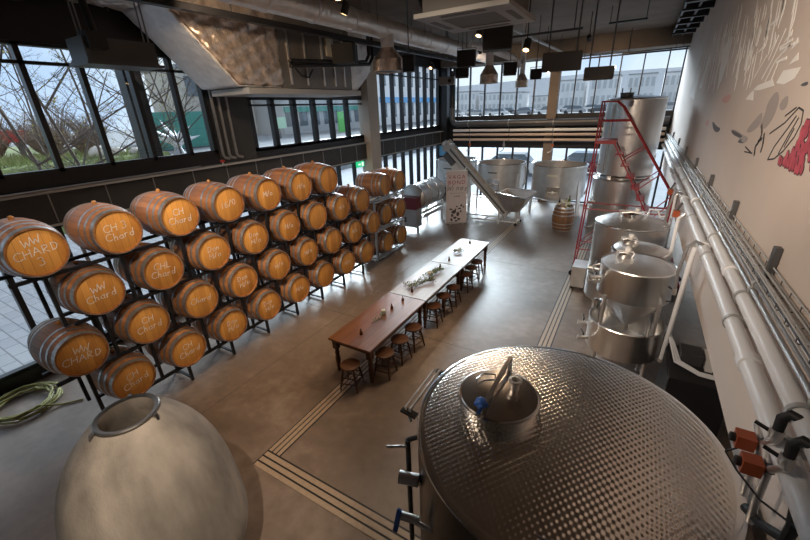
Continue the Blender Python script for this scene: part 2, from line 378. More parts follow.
# ------------------------------------------------------------------ chalk lettering (stroke glyphs on a 0..1 x 0..1.2 grid)
def arc(cx, cy, rx, ry, a, b, n=8): return [(cx+rx*math.cos(math.radians(a+(b-a)*i/n)), cy+ry*math.sin(math.radians(a+(b-a)*i/n))) for i in range(n+1)]
G = {
 'W': [[(0, 1.1), (.22, 0), (.48, .75), (.74, 0), (1, 1.15)]],
 'C': [arc(.55, .55, .5, .55, 50, 310)], 'H': [[(.08, 1.1), (.05, 0)], [(.8, 1.1), (.78, 0)], [(.05, .55), (.8, .6)]],
 'A': [[(0, 0), (.42, 1.1), (.85, 0)], [(.2, .42), (.68, .42)]], 'R': [[(.08, 0), (.08, 1.1), (.6, 1.02), (.65, .72), (.1, .52), (.75, 0)]],
 'D': [[(.08, 0), (.08, 1.1), (.55, .95), (.75, .55), (.5, .1), (.08, 0)]], 'L': [[(.1, 1.1), (.08, 0), (.7, .02)]],
 'M': [[(0, 0), (.12, 1.1), (.45, .3), (.8, 1.1), (.9, 0)]], '/': [[(0, -.1), (.5, 1.15)]],
 'h': [[(.1, 1.15), (.08, 0)], [(.08, .35), (.3, .6), (.5, .45), (.52, 0)]], 'a': [arc(.32, .28, .27, .28, 40, 330), [(.58, .58), (.56, .1), (.68, 0)]],
 'r': [[(.1, .6), (.1, 0)], [(.1, .35), (.3, .6), (.48, .55)]], 'd': [arc(.3, .28, .26, .28, 30, 330), [(.58, 1.2), (.56, 0)]],
 'o': [arc(.32, .3, .28, .3, 0, 360)], 'n': [[(.08, .58), (.08, 0)], [(.08, .35), (.3, .6), (.5, .45), (.5, 0)]],
 '0': [arc(.35, .55, .32, .55, 0, 360)], '1': [[(.3, 1.1), (.28, 0)]], '3': [arc(.3, .82, .32, .28, 140, -70) + arc(.3, .28, .36, .3, 80, -140)],
 '6': [arc(.35, .3, .3, .3, 100, -260, 10), [(.55, 1.1), (.2, .75), (.06, .35)]],
 'i': [[(.15, .6), (.15, 0)]], 'e': [[(.08, .32), (.55, .36)] + arc(.32, .3, .26, .3, 15, 320)], 's': [[(.45, .55), (.15, .5), (.15, .35), (.42, .22), (.38, .04), (.05, .05)]], 'w': [[(0, .6), (.18, 0), (.35, .45), (.52, 0), (.7, .6)]]}
def strokes(lines, size, wdt, slant=.15, rnd=None, lead=1.45, thick=.0012):
    """ribbon strokes in the local (u, v) plane, centred; returns list of quads as ((u,v)x4)"""
    out = []; H = len(lines)*lead*size; rnd = rnd or RND
    for li, s in enumerate(lines):
        adv = [0.45 if c == ' ' else (.80 if c.islower() or c in '1/i' else 1.05) for c in s]
        W = sum(adv)*size; x = -W/2+rnd.uniform(-.1, .1)*size; y0 = H/2 - (li+1)*lead*size + .25*size
        for c, a in zip(s, adv):
            dy = rnd.uniform(-.08, .08)*size
            for st in G.get(c, []):
                pts = [(x+(px+py*slant)*size, y0+dy+py*size) for px, py in st]
                for p, q in zip(pts, pts[1:]):
                    dx, dz = q[0]-p[0], q[1]-p[1]; L = math.hypot(dx, dz) or 1e-6; nx, nz = -dz/L*wdt/2, dx/L*wdt/2
                    ex, ez = dx/L*wdt*.3, dz/L*wdt*.3
                    out.append(((p[0]-ex+nx, p[1]-ez+nz), (p[0]-ex-nx, p[1]-ez-nz), (q[0]+ex-nx, q[1]+ez-nz), (q[0]+ex+nx, q[1]+ez+nz)))
            x += a*size
    return out
def ribbon_mb(quads, f, thick):
    mb = MB(); 
    for q in quads:
        a = [f(u, v, 0) for u, v in q]; b = [f(u, v, thick) for u, v in q]
        mb.add(a+b, [(0, 3, 2, 1), (4, 5, 6, 7), (0, 1, 5, 4), (1, 2, 6, 5), (2, 3, 7, 6), (3, 0, 4, 7)])
    return mb

# ------------------------------------------------------------------ barrels
BR = .37
def bprof(x):
    k = min(1, abs(x)/.46); return .305+(.37-.305)*(1-k*k)
def barrel_meshes():
    d = {}
    pr = [(bprof(-.46+.92*i/20), -.46+.92*i/20) for i in range(21)]
    full = [(.285, -.44)] + [(.285, -.46)] + pr + [(.285, .46), (.285, .43)]
    mb = MB().lathe(full, (0, 0, 0), (1, 0, 0), 32, cap=False); mb.lathe([(0, -.441), (.287, -.441)], (0, 0, 0), (1, 0, 0), 32, cap=False)
    d['staves'] = mb.mesh('staves', M['stave'])
    d['head'] = MB().lathe([(0, .438), (.27, .438), (.287, .43), (.287, .42)], (0, 0, 0), (1, 0, 0), 32, cap=False).mesh('head', M['head'])
    d['hoops'] = []
    for x0, x1 in ((-.462, -.405), (-.33, -.295), (-.20, -.165), (.165, .20), (.295, .33), (.405, .462)):
        p = [(bprof(x)+.0035, x) for x in (x0, (x0+x1)/2, x1)]
        d['hoops'].append(MB().lathe([(bprof(x0), x0)]+p+[(bprof(x1)-.004, x1)], (0, 0, 0), (1, 0, 0), 32, cap=False).mesh('hoop', M['galv']))
    d['bung'] = MB().lathe([(.026, .355), (.030, .395), (.018, .41), (0, .41)], (0, 0, 0), (0, 0, 1), 12).mesh('bung', M['bungwood'])
    return d
M['bungwood'] = pm('bung_wood', (.50, .24, .08), .6)
BM_ = barrel_meshes()
def link(name, me, parent):
    o = bpy.data.objects.new(name, me); C.objects.link(o); o.parent = parent; return o
chalk_cache = {}
def barrel(loc, text, label, group, rz=0, front=1):
    # the empty sits at the underside; the meshes are centred on the axis, so the parts are lifted
    t = thing('wine_barrel', label, 'barrel', (loc[0], loc[1], loc[2]-BR), rz, group)
    parts = [link('staves', BM_['staves'], t), link('head', BM_['head'], t)]
    for h in BM_['hoops']: parts.append(link('hoop', h, t))
    parts.append(link('bung', BM_['bung'], t))
    if text:
        r = random.Random(hash(tuple(map(ord, ''.join(text))))+int(loc[1]*100)); 
        n = max(len(s) for s in text); size = min(.088, .43/(n*.92))
        q = strokes(text, size, .0085, .12, r)
        ang = r.uniform(-.12, .16); ca, sa = math.cos(ang), math.sin(ang)
        f = lambda u, v, h: (.4385+h, (u*ca-v*sa), (u*sa+v*ca)+.01)
        c = ribbon_mb(q, f, .0015).build('chalk_writing', M['chalk'], parts[1], 0)
        c['label'] = 'white chalk handwriting'
    for p in parts: p.location = (0, 0, BR)
    return t
HX = -6.1-.438
ORD = ['leftmost', 'second from the left', 'third from the left', 'fourth from the left', 'fifth from the left', 'sixth from the left', 'seventh from the left', 'eighth from the left', 'ninth from the left']
ROWS = [
 ('top row', 1.42, .892, 2.97, [['WW', 'CHARD', '3'], ['CH 3', 'Chard'], ['CH', 'Chard'], ['16/0'], ['M/o'], ['H/o'], []]),
 ('second row', 1.85, .880, 2.215, [['WW', 'Chard'], ['CHL', 'Chard'], ['Don', 'H/o'], ['Don', 'H/o'], ['H/o'], [], ['H/o'], []]),
 ('third row', 1.41, .880, 1.475, [['WW', 'CHARD'], ['CH', 'Chard'], ['Chard'], ['Don', 'H/o'], ['H/o'], ['M/o'], [], ['H/o'], []]),
 ('bottom row', 1.85, .882, .725, [['CH', 'Chard'], ['CH', 'Chard'], ['Don', 'H/o'], ['Don', 'H/o'], ['H/o'], [], ['H/o'], []])]
for rn, y0, dy, z, texts in ROWS:
    for k, tx in enumerate(texts):
        wr = ('chalked '+' '.join(tx)) if tx else 'with a bare head'
        barrel((HX, y0+dy*k, z), tx, f'oak wine barrel {wr}, {ORD[k]} in the {rn}', 'oak barrels on the black racks')
# black steel racks: two rails per row, posts down to the row below
def rack(rn, y0, dy, n, z, zlow, label):
    ya = y0-.34; yb = y0+dy*(n-1)+.34
    t = thing('barrel_rack', label, 'rack', (HX, (ya+yb)/2, zlow), 0, 'black barrel racks'); oy = (ya+yb)/2
    zr = z-.372
    for x in (-.24, .24):
        MB().bar((x, ya-oy, zr-zlow), (x, yb-oy, zr-zlow), .05, .045).build('rail', M['rack'], t, 0)
    for k in range(n):
        y = y0+dy*k-oy
        for x in (-.24, .24):
            for s in (-1, 1): MB().bar((x, y+s*.10, zr-zlow+.02), (x, y+s*.19, zr-zlow+.062), .05, .02).build('chock', M['rack'], t, 0)
            MB().bar((x, y, 0), (x, y, zr-zlow-.022), .045, .045).build('post', M['rack'], t, 0)
        MB().bar((-.24, y, .05 if zlow == 0 else zr-zlow-.05), (.24, y, .05 if zlow == 0 else zr-zlow-.05), .04, .03).build('cross_bar', M['rack'], t, 0)
for i, (rn, y0, dy, z, texts) in enumerate(ROWS):
    zl = ROWS[i+1][3]-.372+.022 if i < 3 else 0
    lab = ['topmost black steel rack carrying the upper barrels', 'black steel rack under the second row of barrels', 'black steel rack under the third row of barrels', 'lowest black steel rack standing on the concrete floor'][i]
    rack(rn, y0, dy, len(texts), z, zl, lab)
# paler racks with two barrels each, three high, further back
for i, (z, rname) in enumerate(((2.34, 'top'), (1.43, 'middle'), (.52, 'bottom'))):
    ys = (9.52, 10.36); X0 = -6.35-.438
    for k, y in enumerate(ys):
        barrel((X0, y, z), [['O', ''], ['H/o']][k] if False else [], f'pale-headed barrel on the {rname} pale grey rack, {"near" if k == 0 else "far"} one', 'barrels on the pale racks')
    zb = z-.52; t = thing('barrel_rack', f'pale grey two-barrel steel rack, {rname} of the stack of three', 'rack', (X0, 9.94, zb), 0, 'pale two-barrel racks')
    for x in (-.28, .28):
        MB().bar((x, -.86, .10), (x, .86, .10), .05).build('rail', M['rackw'], t, 0)
        fr = MB().bar((x, -.86, .03), (x, .86, .03), .04)
        for y in (-.84, -.42, 0, .42, .84): fr.bar((x, y, .03), (x, y, .10), .045)
        fr.build('truss', M['rackw'], t, 0)
        for y in (-.42, .42):
            for s in (-1, 1): MB().bar((x, y+s*.10, .13), (x, y+s*.22, .185), .05, .02).build('chock', M['rackw'], t, 0)
    for y in (-.84, .84):
        MB().bar((-.28, y, .06), (.28, y, .06), .05).build('cross_bar', M['rackw'], t, 0)
        for x in (-.28, .28):
            if i < 2 or True: MB().bar((x, y, 0 if i == 2 else -.0), (x, y, .91 if i else .11), .05).build('post', M['rackw'], t, 0)

# ------------------------------------------------------------------ tables, stools and what lies on the tables
def table(y0, y1, mat, label):
    xc = -3.69; t = thing('long_table', label, 'table', (xc, (y0+y1)/2, 0), 0, 'tasting tables in a line'); h = (y1-y0)/2-.008
    MB().box(-.45, .45, -h, h, .70, .735).build('tabletop', mat, t, 0)
    ap = MB()
    for s in (-1, 1): ap.box(s*.38-.012, s*.38+.012, -h+.08, h-.08, .60, .70); ap.box(-.38, .38, s*(h-.09)-.012, s*(h-.09)+.012, .60, .70)
    ap.build('apron', M['darkwood'], t, 0)
    lp = [(.028, 0), (.036, .03), (.030, .07), (.042, .10), (.034, .14), (.046, .20), (.048, .28), (.036, .36), (.044, .40), (.044, .42), (.032, .45), (.05, .50)]
    for sx in (-1, 1):
        for sy in (-1, 1):
            MB().lathe(lp, (sx*.37, sy*(h-.10), 0), (0, 0, 1), 14).box(sx*.37-.048, sx*.37+.048, sy*(h-.10)-.048, sy*(h-.10)+.048, .50, .70).build('leg', M['darkwood'], t)
    return t
table(4.10, 6.11, M['table'], 'nearest long table with warm brown wooden top and turned legs')
table(6.12, 8.15, M['tableg'], 'middle long table with glare-greyed top and olive foliage lying on it')
table(8.16, 10.20, M['tablew'], 'farthest long table with glare-paled top, in front of the banner')
def stool(x, y, label, rz):
    t = thing('wooden_stool', label, 'stool', (x, y, 0), rz, 'wooden stools at the tables')
    MB().lathe([(.14, .43), (.165, .435), (.172, .45), (.17, .465), (.155, .47), (0, .462)], n=24).build('seat', M['seatwood'], t)
    for sx in (-1, 1):
        for sy in (-1, 1):
            MB().tube([(sx*.155, sy*.155, 0), (sx*.135, sy*.135, .15), (sx*.12, sy*.12, .26), (sx*.09, sy*.09, .44)], [.014, .019, .022, .016], 10).build('leg', M['darkwood'], t)
    for z, r in ((.14, .138), (.25, .122)):
        for a, b in (((-r, -r), (r, -r)), ((r, -r), (r, r)), ((r, r), (-r, r)), ((-r, r), (-r, -r))):
            MB().tube([(*a, z), (*b, z)], .010, 8).build('rung', M['darkwood'], t)
    return t
names9 = ['nearest of the nine wooden stools along the right of the tables', 'second nearest wooden stool along the right of the tables', 'third nearest wooden stool along the right of the tables',
          'fourth wooden stool from the near end of the tables', 'fifth wooden stool from the near end of the tables, beside the middle table', 'sixth wooden stool from the near end of the tables',
          'third farthest wooden stool along the right of the tables', 'second farthest wooden stool along the right of the tables', 'farthest wooden stool along the right of the tables']
st0 = stool(-3.24, 4.53, names9[0], .1)
for k, (x, y) in enumerate([(-3.22, 5.02), (-3.20, 5.50), (-3.23, 6.46), (-3.24, 7.0), (-3.22, 7.50), (-3.25, 8.36), (-3.27, 8.82), (-3.29, 9.28)]):
    dup(st0, (x, y, 0), names9[k+1], RND.uniform(-.3, .3))
dup(st0, (-3.57, 3.97, 0), 'wooden stool pulled out at the near short end of the table', .25)
ZT = .735
def votive(x, y, label, group='small bottles on the tables'):
    t = thing('amber_bottle', label, 'bottle', (x, y, ZT), 0, group)
    MB().lathe([(.026, 0), (.028, .01), (.028, .055), (.012, .075), (.012, .10), (0, .10)], n=14).build('body', M['amber'], t)
    MB().lathe([(.015, .098), (.015, .115), (0, .115)], n=12).build('cap', M['rubber'], t)
    return t
bl = ['small dark bottle nearest the near end of the brown table', 'small dark bottle just behind the white candle', 'small dark bottle at the far end of the brown table', 'small dark bottle in front of the olive foliage',
      'small dark bottle behind the olive foliage', 'small dark bottle at the near end of the pale table', 'small dark bottle at the far end of the pale table']
for (x, y), l in zip([(-3.68, 4.47), (-3.69, 5.52), (-3.67, 5.92), (-3.69, 6.35), (-3.71, 7.82), (-3.71, 8.36), (-3.72, 9.86)], bl): votive(x, y, l)
t = thing('candle', 'white pillar candle in a clear glass on the brown table', 'candle', (-3.72, 5.26, ZT))
MB().lathe([(.045, .004), (.045, .09), (0, .085)], n=18).build('wax', M['flower'], t)
MB().lathe([(.056, 0), (.058, .12), (.054, .12), (.052, .004), (0, .004)], n=18).build('glass_holder', M['glass'], t)
t = thing('twig_sprig', 'thin green sprig lying before the candle on the brown table', 'sprig', (-3.68, 4.98, ZT))
def sprig(t, L, nl, seed, rz):
    r = random.Random(seed); d = Vector((math.cos(rz), math.sin(rz), 0)); nrm = Vector((-d.y, d.x, 0))
    MB().tube([d*(-L/2)+Vector((0, 0, .012)), Vector((0, 0, .03)), d*(L/2)+Vector((0, 0, .05))], .005, 6).build('stem', M['twig'], t)
    mb = MB()
    for i in range(nl):
        u = (i/nl-.5)*L; s = 1 if i % 2 else -1; z = .03+abs(r.gauss(0, .035)); l = r.uniform(.05, .09)
        a = d*u+Vector((0, 0, z)); dirn = (nrm*s*r.uniform(.5, 1.1)+d*r.uniform(.2, .9)+Vector((0, 0, r.uniform(-.1, .6)))).normalized(); sd = dirn.cross(Vector((0, 0, 1))).normalized()*(l*.17)
        mb.add([a, a+dirn*l*.5+sd, a+dirn*l, a+dirn*l*.5-sd, a+dirn*l*.5+Vector((0, 0, .006))], [(0, 1, 4), (1, 2, 4), (2, 3, 4), (3, 0, 4)])
    mb.build('leaves', M['leaf'], t, 0)
sprig(t, .26, 14, 3, 1.2)
def bouquet(x, y, label, L, n, fl):
    t = thing('foliage_bunch', label, 'foliage', (x, y, ZT), 0, 'foliage on the tables')
    r = random.Random(int(y*10))
    mbs = MB(); ml = MB()
    for k in range(n):
        a = 1.15+r.uniform(-.5, .5); d = Vector((math.cos(a), math.sin(a), 0)); nr = Vector((-d.y, d.x, 0)); o = nr*r.uniform(-.09, .09)
        mbs.tube([o-d*L*.5+Vector((0, 0, .012)), o+Vector((0, 0, .045)), o+d*L*.5+Vector((0, 0, .06))], .004, 5)
        for i in range(34):
            u = r.uniform(-.5, .5)*L; l = r.uniform(.04, .075); p = o+d*u+Vector((0, 0, .02+r.uniform(0, .07)))
            q = (nr*r.uniform(-1, 1)+d*r.uniform(-.2, 1)+Vector((0, 0, r.uniform(-.1, .7)))).normalized(); sd = q.cross(Vector((0, 0, 1))).normalized()*l*.2
            ml.add([p, p+q*l*.5+sd, p+q*l, p+q*l*.5-sd, p+q*l*.5+Vector((0, 0, .006))], [(0, 1, 4), (1, 2, 4), (2, 3, 4), (3, 0, 4)])
    mbs.build('stems', M['twig'], t); ml.build('leaves', M['leaf'], t, 0)
    for (fx, fy) in fl:
        mb = MB()
        for k in range(9):
            a = 2*PI*k/9; mb.ball((fx+.022*math.cos(a), fy+.022*math.sin(a), .09), .018, 8, 5)
        mb.ball((fx, fy, .105), .022, 8, 5); mb.build('blossom', M['flower'], t)
    return t
bouquet(-3.71, 6.74, 'larger olive foliage bunch lying on the near half of the middle table', .75, 7, [])
bouquet(-3.66, 7.44, 'smaller olive foliage bunch with cream blossom on the middle table', .55, 6, [(-.06, -.2), (-.1, -.14), (-.03, -.13)])
bouquet(-3.71, 9.02, 'small posy with cream blossom on the pale farthest table', .28, 4, [(0, -.05), (.03, .02)])

# ------------------------------------------------------------------ concrete egg fermenter
t = thing('concrete_egg_tank', 'big grey concrete egg tank with steel ring at the opening', 'tank', (-3.203, .803, 0))
zt, r0, Rm, zm, p_ = 2.258, .219, .682, .843, 3.43
pr = []
for i in range(41):
    z = .22+(zt-.22)*i/40
    pr.append((Rm*math.sqrt(max(0, 1-((zm-z)/(zm-.22+.05))**2)) if z < zm else Rm-(Rm-r0)*(((z-zm)/(zt-zm))**p_*.894+.106*(z-zm)/(zt-zm)), z))
inner = [(r0-.03, zt), (r0-.035, zt-.12), (.40, zt-.5), (.5, .9), (.3, .4), (0, .38)]
def lean(mb):
    mb.v = [(x+.06*max(0, (z-1.5)/.75)**2, y+.02*max(0, (z-1.5)/.75)**2, z) for x, y, z in mb.v]; return mb
lean(MB().lathe([(0, .22)]+pr+inner, n=64, cap=False)).build('shell', M['concrete'], t)
lean(MB().lathe([(r0+.004, zt-.03), (r0+.010, zt-.01), (r0+.010, zt+.010), (r0, zt+.016), (r0-.028, zt+.010), (r0-.032, zt-.06)], n=48, cap=False)).build('neck_ring', M['ringsteel'], t)
for a in (25, 150, 270):
    c, s = math.cos(math.radians(a)), math.sin(math.radians(a))
    lean(MB().bar((c*(r0), s*(r0), zt+.005), (c*(r0+.035), s*(r0+.035), zt), .03, .022).bar((c*(r0+.03), s*(r0+.03), zt+.012), (c*(r0+.04), s*(r0+.04), zt-.045), .018, .018)).build('clamp', M['ringsteel'], t)
for a in (30, 150, 270):
    c, s = math.cos(math.radians(a)), math.sin(math.radians(a))
    MB().bar((c*.74, s*.74, 0), (c*.60, s*.60, .62), .07, .05).build('leg', M['tan'], t, 0)

# ------------------------------------------------------------------ big dimpled tank in the foreground
BX, BY, BZ = -.14, 2.44, 2.10
t = thing('dimpled_wine_tank', 'large dimpled stainless tank with round lid in the foreground', 'tank', (BX, BY, 0)); R_ = 1.10
MB().lathe([(R_-.02, .55), (R_, .57), (R_, BZ-.05), (R_-.005, BZ-.02)], n=96, cap=False).build('shell', M['darksteel'], t)  # dark colour stands in for dark surroundings mirrored in the steel
MB().lathe([(R_-.004, BZ-.03), (R_+.004, BZ-.012), (R_, BZ), (R_-.03, BZ+.014), (R_-.06, BZ+.012)], n=96, cap=False).build('rim', M['steel2'], t)
dome = [(R_-.03, BZ+.005)]+[(r, BZ+.012+.06*(1-(r/(R_-.05))**2)) for r in [(R_-.05)*(1-i/16) for i in range(17)]]
MB().lathe(dome, n=96, cap=False).build('dome', M['dimple'], t)
MB().lathe([(R_-.03, .55), (.5, .40), (0, .36)], n=64, cap=False).build('floor_cone', M['steelm'], t)
for a in (45, 135, 225, 315):
    c, s = math.cos(math.radians(a)), math.sin(math.radians(a)); MB().cyl((c*.95, s*.95, 0), (c*.95, s*.95, .56), .05).build('leg', M['steelm'], t)
LX0, LY0, LZ = -.48, -.04, BZ+.05   # lid centre in the tank's own frame
nk = MB().lathe([(.305, 0), (.305, .10), (.318, .105), (.318, .135), (.30, .14)], (LX0, LY0, LZ-.02), (0, 0, 1), 48, cap=False).build('neck', M['steel2'], t)
lid = MB().lathe([(.312, 0), (.30, .012), (.26, .016), (.15, .03), (0, .036)], (LX0, LY0, LZ+.115), (0, 0, 1), 48, cap=False).build('lid', M['lidsteel'], t)
zl = LZ+.15
bar_ = MB().bar((LX0-.05, LY0-.36, zl+.03), (LX0-.02, LY0+.38, zl+.06), .032, .025); bar_.bar((LX0-.02, LY0+.38, zl+.07), (LX0-.02, LY0+.40, LZ+.02), .032, .025); bar_.build('clamp_bar', M['steel2'], lid, 0)
kn = MB().ball((LX0-.05, LY0-.29, zl+.09), .045, 14, 8)
for a in range(5): kn.ball((LX0-.05+.036*math.cos(a*1.257), LY0-.29+.036*math.sin(a*1.257), zl+.09), .02, 8, 6)
kn.build('clamp_knob', M['blue'], lid)['label'] = 'blue clamp knob'
MB().cyl((LX0-.05, LY0-.29, zl-.05), (LX0-.05, LY0-.29, zl+.06), .012).build('clamp_bolt', M['steelm'], lid)
MB().lathe([(.035, 0), (.035, .09), (.052, .09), (.052, .105), (.034, .107), (.03, .06)], (LX0+.10, LY0+.09, zl-.02), (0, 0, 1), 20, cap=False).build('vent_port', M['steelm'], lid)
MB().tube([(LX0-.20, LY0+.03, zl-.01), (LX0-.20, LY0+.03, zl+.02), (LX0-.17, LY0+.12, zl+.025), (LX0-.08, LY0+.16, zl+.02), (LX0-.08, LY0+.16, zl-.01)], .008, 8).build('lid_handle', M['steel2'], lid)
MB().tube([(.02, -.93, BZ+.06), (.02, -.96, BZ+.10), (.18, -.97, BZ+.10), (.18, -.94, BZ+.06)], .008, 8).build('lifting_loop', M['steel2'], t)
# guard rail, sight tube and valves on the left side of the tank
hr = MB()
for dz in (0, .05): hr.tube([(-1.10, -.40, 2.0+dz*.2), (-1.13-dz, -.36, 2.08), (-1.13-dz, .22, 2.08), (-1.08, .26, 2.0)], .012, 8)
hr.build('side_rail', M['steelm'], t)
MB().bar((-1.06, -.37, 2.05), (-1.20, -.37, 2.07), .06, .02).build('rail_bracket', M['black'], t, 0)
MB().bar((-1.06, .22, 2.05), (-1.16, .22, 2.07), .05, .02).build('rail_bracket', M['black'], t, 0)
MB().tube([(-1.04, -.56, .75), (-1.04, -.56, 1.98)], .022, 10).tube([(-1.04, -.56, 1.98), (-.96, -.50, 2.0)], .02, 8).build('sight_tube', M['dgrey'], t)
MB().tube([(-1.04, -.58, 1.93), (-1.18, -.66, 1.93)], .010, 8).build('tap_lever', M['steelm'], t)
MB().cyl((-.88, -.68, 1.75), (-1.03, -.72, 1.75), .05).build('gauge', M['steelm'], t)
MB().tube([(-.66, -.86, 1.55), (-.86, -.86, 1.55)], .02, 8).cyl((-.80, -.84, 1.55), (-.95, -.87, 1.55), .032).build('outlet_valve', M['steelm'], t)
MB().bar((-.94, -.88, 1.63), (-.965, -.92, 1.42), .035, .02).build('valve_handle', M['blue'], t)['label'] = 'blue valve handle'

# ------------------------------------------------------------------ stainless tanks along the mural wall
def manhole(t, x, y, z, r, cap=True):
    n = MB().lathe([(r*.9, -.03), (r*.9, .05), (r, .055), (r, .08), (r*.9, .085), (r*.4, .10), (0, .105)], (x, y, z), n=28, cap=False).build('manhole', M['steel2'], t)
    MB().bar((x-r*1.15, y, z+.115), (x+r*1.15, y, z+.115), .03, .02).cyl((x-r*1.1, y, z-.01), (x-r*1.1, y, z+.12), .012).build('clamp_bar', M['steelm'], n, 0)
    if cap: MB().lathe([(.032, 0), (.045, .02), (.045, .06), (.02, .075), (0, .075)], (x+r*.35, y+r*.2, z+.10), n=16).build('vent_cap', M['white'], n)
    MB().bar((x+r*1.0, y, z+.02), (x+r*1.3, y, z+.10), .03, .02).build('hinge', M['steelm'], n, 0)
def legs(t, n, r, z, w=.05, a0=45):
    for k in range(n):
        a = math.radians(a0+360/n*k); MB().cyl((r*math.cos(a), r*math.sin(a), 0), (r*math.cos(a), r*math.sin(a), z), w/2).lathe([(w*.9, 0), (w*.9, .02)], (r*math.cos(a), r*math.sin(a), 0), n=12).build('leg', M['steelm'], t)
def valve(t, p, d, name='outlet_valve'):
    p = Vector(p); d = Vector(d).normalized(); s = d.cross(Vector((0, 0, 1)))
    v = MB().cyl(p, p+d*.14, .025).cyl(p+d*.05, p+d*.08, .042).cyl(p+d*.14, p+d*.16, .04).build(name, M['steelm'], t)
    MB().tube([p+d*.07+Vector((0, 0, .03)), p+d*.07+Vector((0, 0, .08)), p+d*.07+s*.12+Vector((0, 0, .09))], .010, 8).build('valve_handle', M['black'], v)
def closed_tank(name, label, x, y, r, z0, z1, dome, mh, group, n=4):
    t = thing(name, label, 'tank', (x, y, 0), 0, group)
    MB().lathe([(r-.02, z0), (r, z0+.02), (r, z1)], n=56, cap=False).build('shell', M['steel'], t)
    MB().lathe([(r, z1-.02), (r+.012, z1-.005), (r+.008, z1+.012), (r-.02, z1+.015)], n=56, cap=False).build('rim', M['steel2'], t)
    MB().lathe([(r-.005, z1+.005)]+[(r*k/6, z1+dome*(1-(k/6)**2)+.005) for k in (5, 4, 3, 2, 1, 0)], n=56, cap=False).build('lid_dome', M['steelm'], t)
    MB().lathe([(r-.02, z0), (r*.4, z0-.12), (0, z0-.14)], n=48, cap=False).build('floor_cone', M['steelm'], t)
    MB().lathe([(r+.002, z0+(z1-z0)*.33), (r+.006, z0+(z1-z0)*.34), (r+.002, z0+(z1-z0)*.35)], n=56, cap=False).build('weld_band', M['steel2'], t)
    if mh: manhole(t, *mh)
    legs(t, n, r-.08, z0+.03)
    return t
# nearest: upper small tank nested over an open lower tank
t = thing('stacking_fermenter', 'nearest small steel tank by the wall, open cone-bottomed upper part over a lower drum', 'tank', (.33, 6.32, 0), 0)
MB().lathe([(.48, 1.60), (.505, 1.63), (.505, 2.09), (.512, 2.10), (.505, 2.115), (.49, 2.105)], n=56, cap=False).build('upper_shell', M['steel'], t)
MB().lathe([(.495, 2.10), (.40, 2.125), (.2, 2.15), (0, 2.155)], n=56, cap=False).build('lid_dome', M['steelm'], t)
MB().lathe([(.48, 1.60), (.12, 1.12), (.05, 1.06), (.05, .95)], n=48, cap=False).build('cone', M['steelm'], t)
manhole(t, -.20, .10, 2.14, .10)
MB().lathe([(.50, .62), (.54, .65), (.54, 1.13), (.55, 1.145), (.54, 1.16), (.525, 1.145), (.52, .68), (.2, .58), (0, .56)], n=56, cap=False).build('lower_drum', M['steel'], t)
MB().lathe([(.50, .62), (.06, .40), (.05, .35)], n=40, cap=False).build('lower_cone', M['steelm'], t)
for a in (45, 135, 225, 315):
    c, s = math.cos(math.radians(a)), math.sin(math.radians(a))
    MB().cyl((c*.50, s*.50, 0), (c*.50, s*.50, 1.66), .03).lathe([(.05, 0), (.05, .02)], (c*.5, s*.5, 0), n=12).build('leg', M['steelm'], t)
MB().lathe([(.055, 1.16), (.055, 1.28), (.07, 1.29), (.07, 1.31), (0, 1.32)], (-.45, .18, 0), n=16).build('fill_neck', M['steel2'], t)
valve(t, (-.47, -.25, 1.90), (-1, -.5, 0), 'sample_tap'); valve(t, (-.51, .02, 1.92), (-1, .1, 0), 'sample_tap'); valve(t, (-.50, -.12, 1.78), (-1, -.35, 0)); valve(t, (-.50, .10, 1.68), (-1, 0, 0)); valve(t, (-.53, -.15, 1.0), (-1, -.2, 0)); valve(t, (-.50, -.3, .82), (-1, -.5, 0), 'sample_tap')
MB().tube([(-.52, -.05, 1.70), (-.58, -.05, 1.72), (-.60, -.05, 2.0), (-.52, -.05, 2.04)], .014, 8).build('level_gauge', M['steelm'], t)
hb = MB().tube([(.40, -.33, 1.95), (.46, -.38, 1.93), (.48, -.36, 1.75), (.42, -.33, 1.72)], .014, 8); hb.build('handle', M['black'], t)
closed_tank('wine_tank', 'small closed steel tank between the nearest stacked tank and the one behind', .36, 7.27, .43, .55, 2.03, .10, (-.20, .06, 2.09, .10), 'closed steel tanks')
t = closed_tank('wine_tank', 'wide closed steel tank with a broad round hatch, before the red ladder', .17, 8.78, .66, .40, 2.10, .16, (.0, -.10, 2.24, .21), 'closed steel tanks')
MB().tube([(.28, .1, 2.22), (.28, .12, 2.36), (.42, .1, 2.36), (.48, .05, 2.24), (.60, .0, 2.30)], .018, 8).build('top_pipe', M['pipewhite'], t)
t = thing('tall_stacked_tank', 'tall steel tank stacked two high beyond the red ladder', 'tank', (-.20, 13.1, 0))
MB().lathe([(.76, .30), (.78, .33), (.78, 2.28), (.80, 2.30), (.78, 2.33), (.3, 2.42), (0, 2.44)], n=64, cap=False).build('lower_shell', M['steel'], t)
MB().lathe([(.70, 2.42), (.73, 2.45), (.73, 4.42), (.745, 4.44), (.73, 4.46), (.3, 4.52), (0, 4.53)], n=64, cap=False).build('upper_shell', M['steel'], t)
for a in range(0, 360, 60):
    c, s = math.cos(math.radians(a)), math.sin(math.radians(a)); MB().bar((c*.66, s*.66, 2.28), (c*.66, s*.66, 2.46), .08, .05).build('bracket', M['steelm'], t, 0)
MB().lathe([(.62, 2.345), (.66, 2.345), (.66, 2.38), (.62, 2.38)], n=48, cap=False).build('collar', M['steel2'], t)
manhole(t, .05, -.42, 2.40, .14, False)
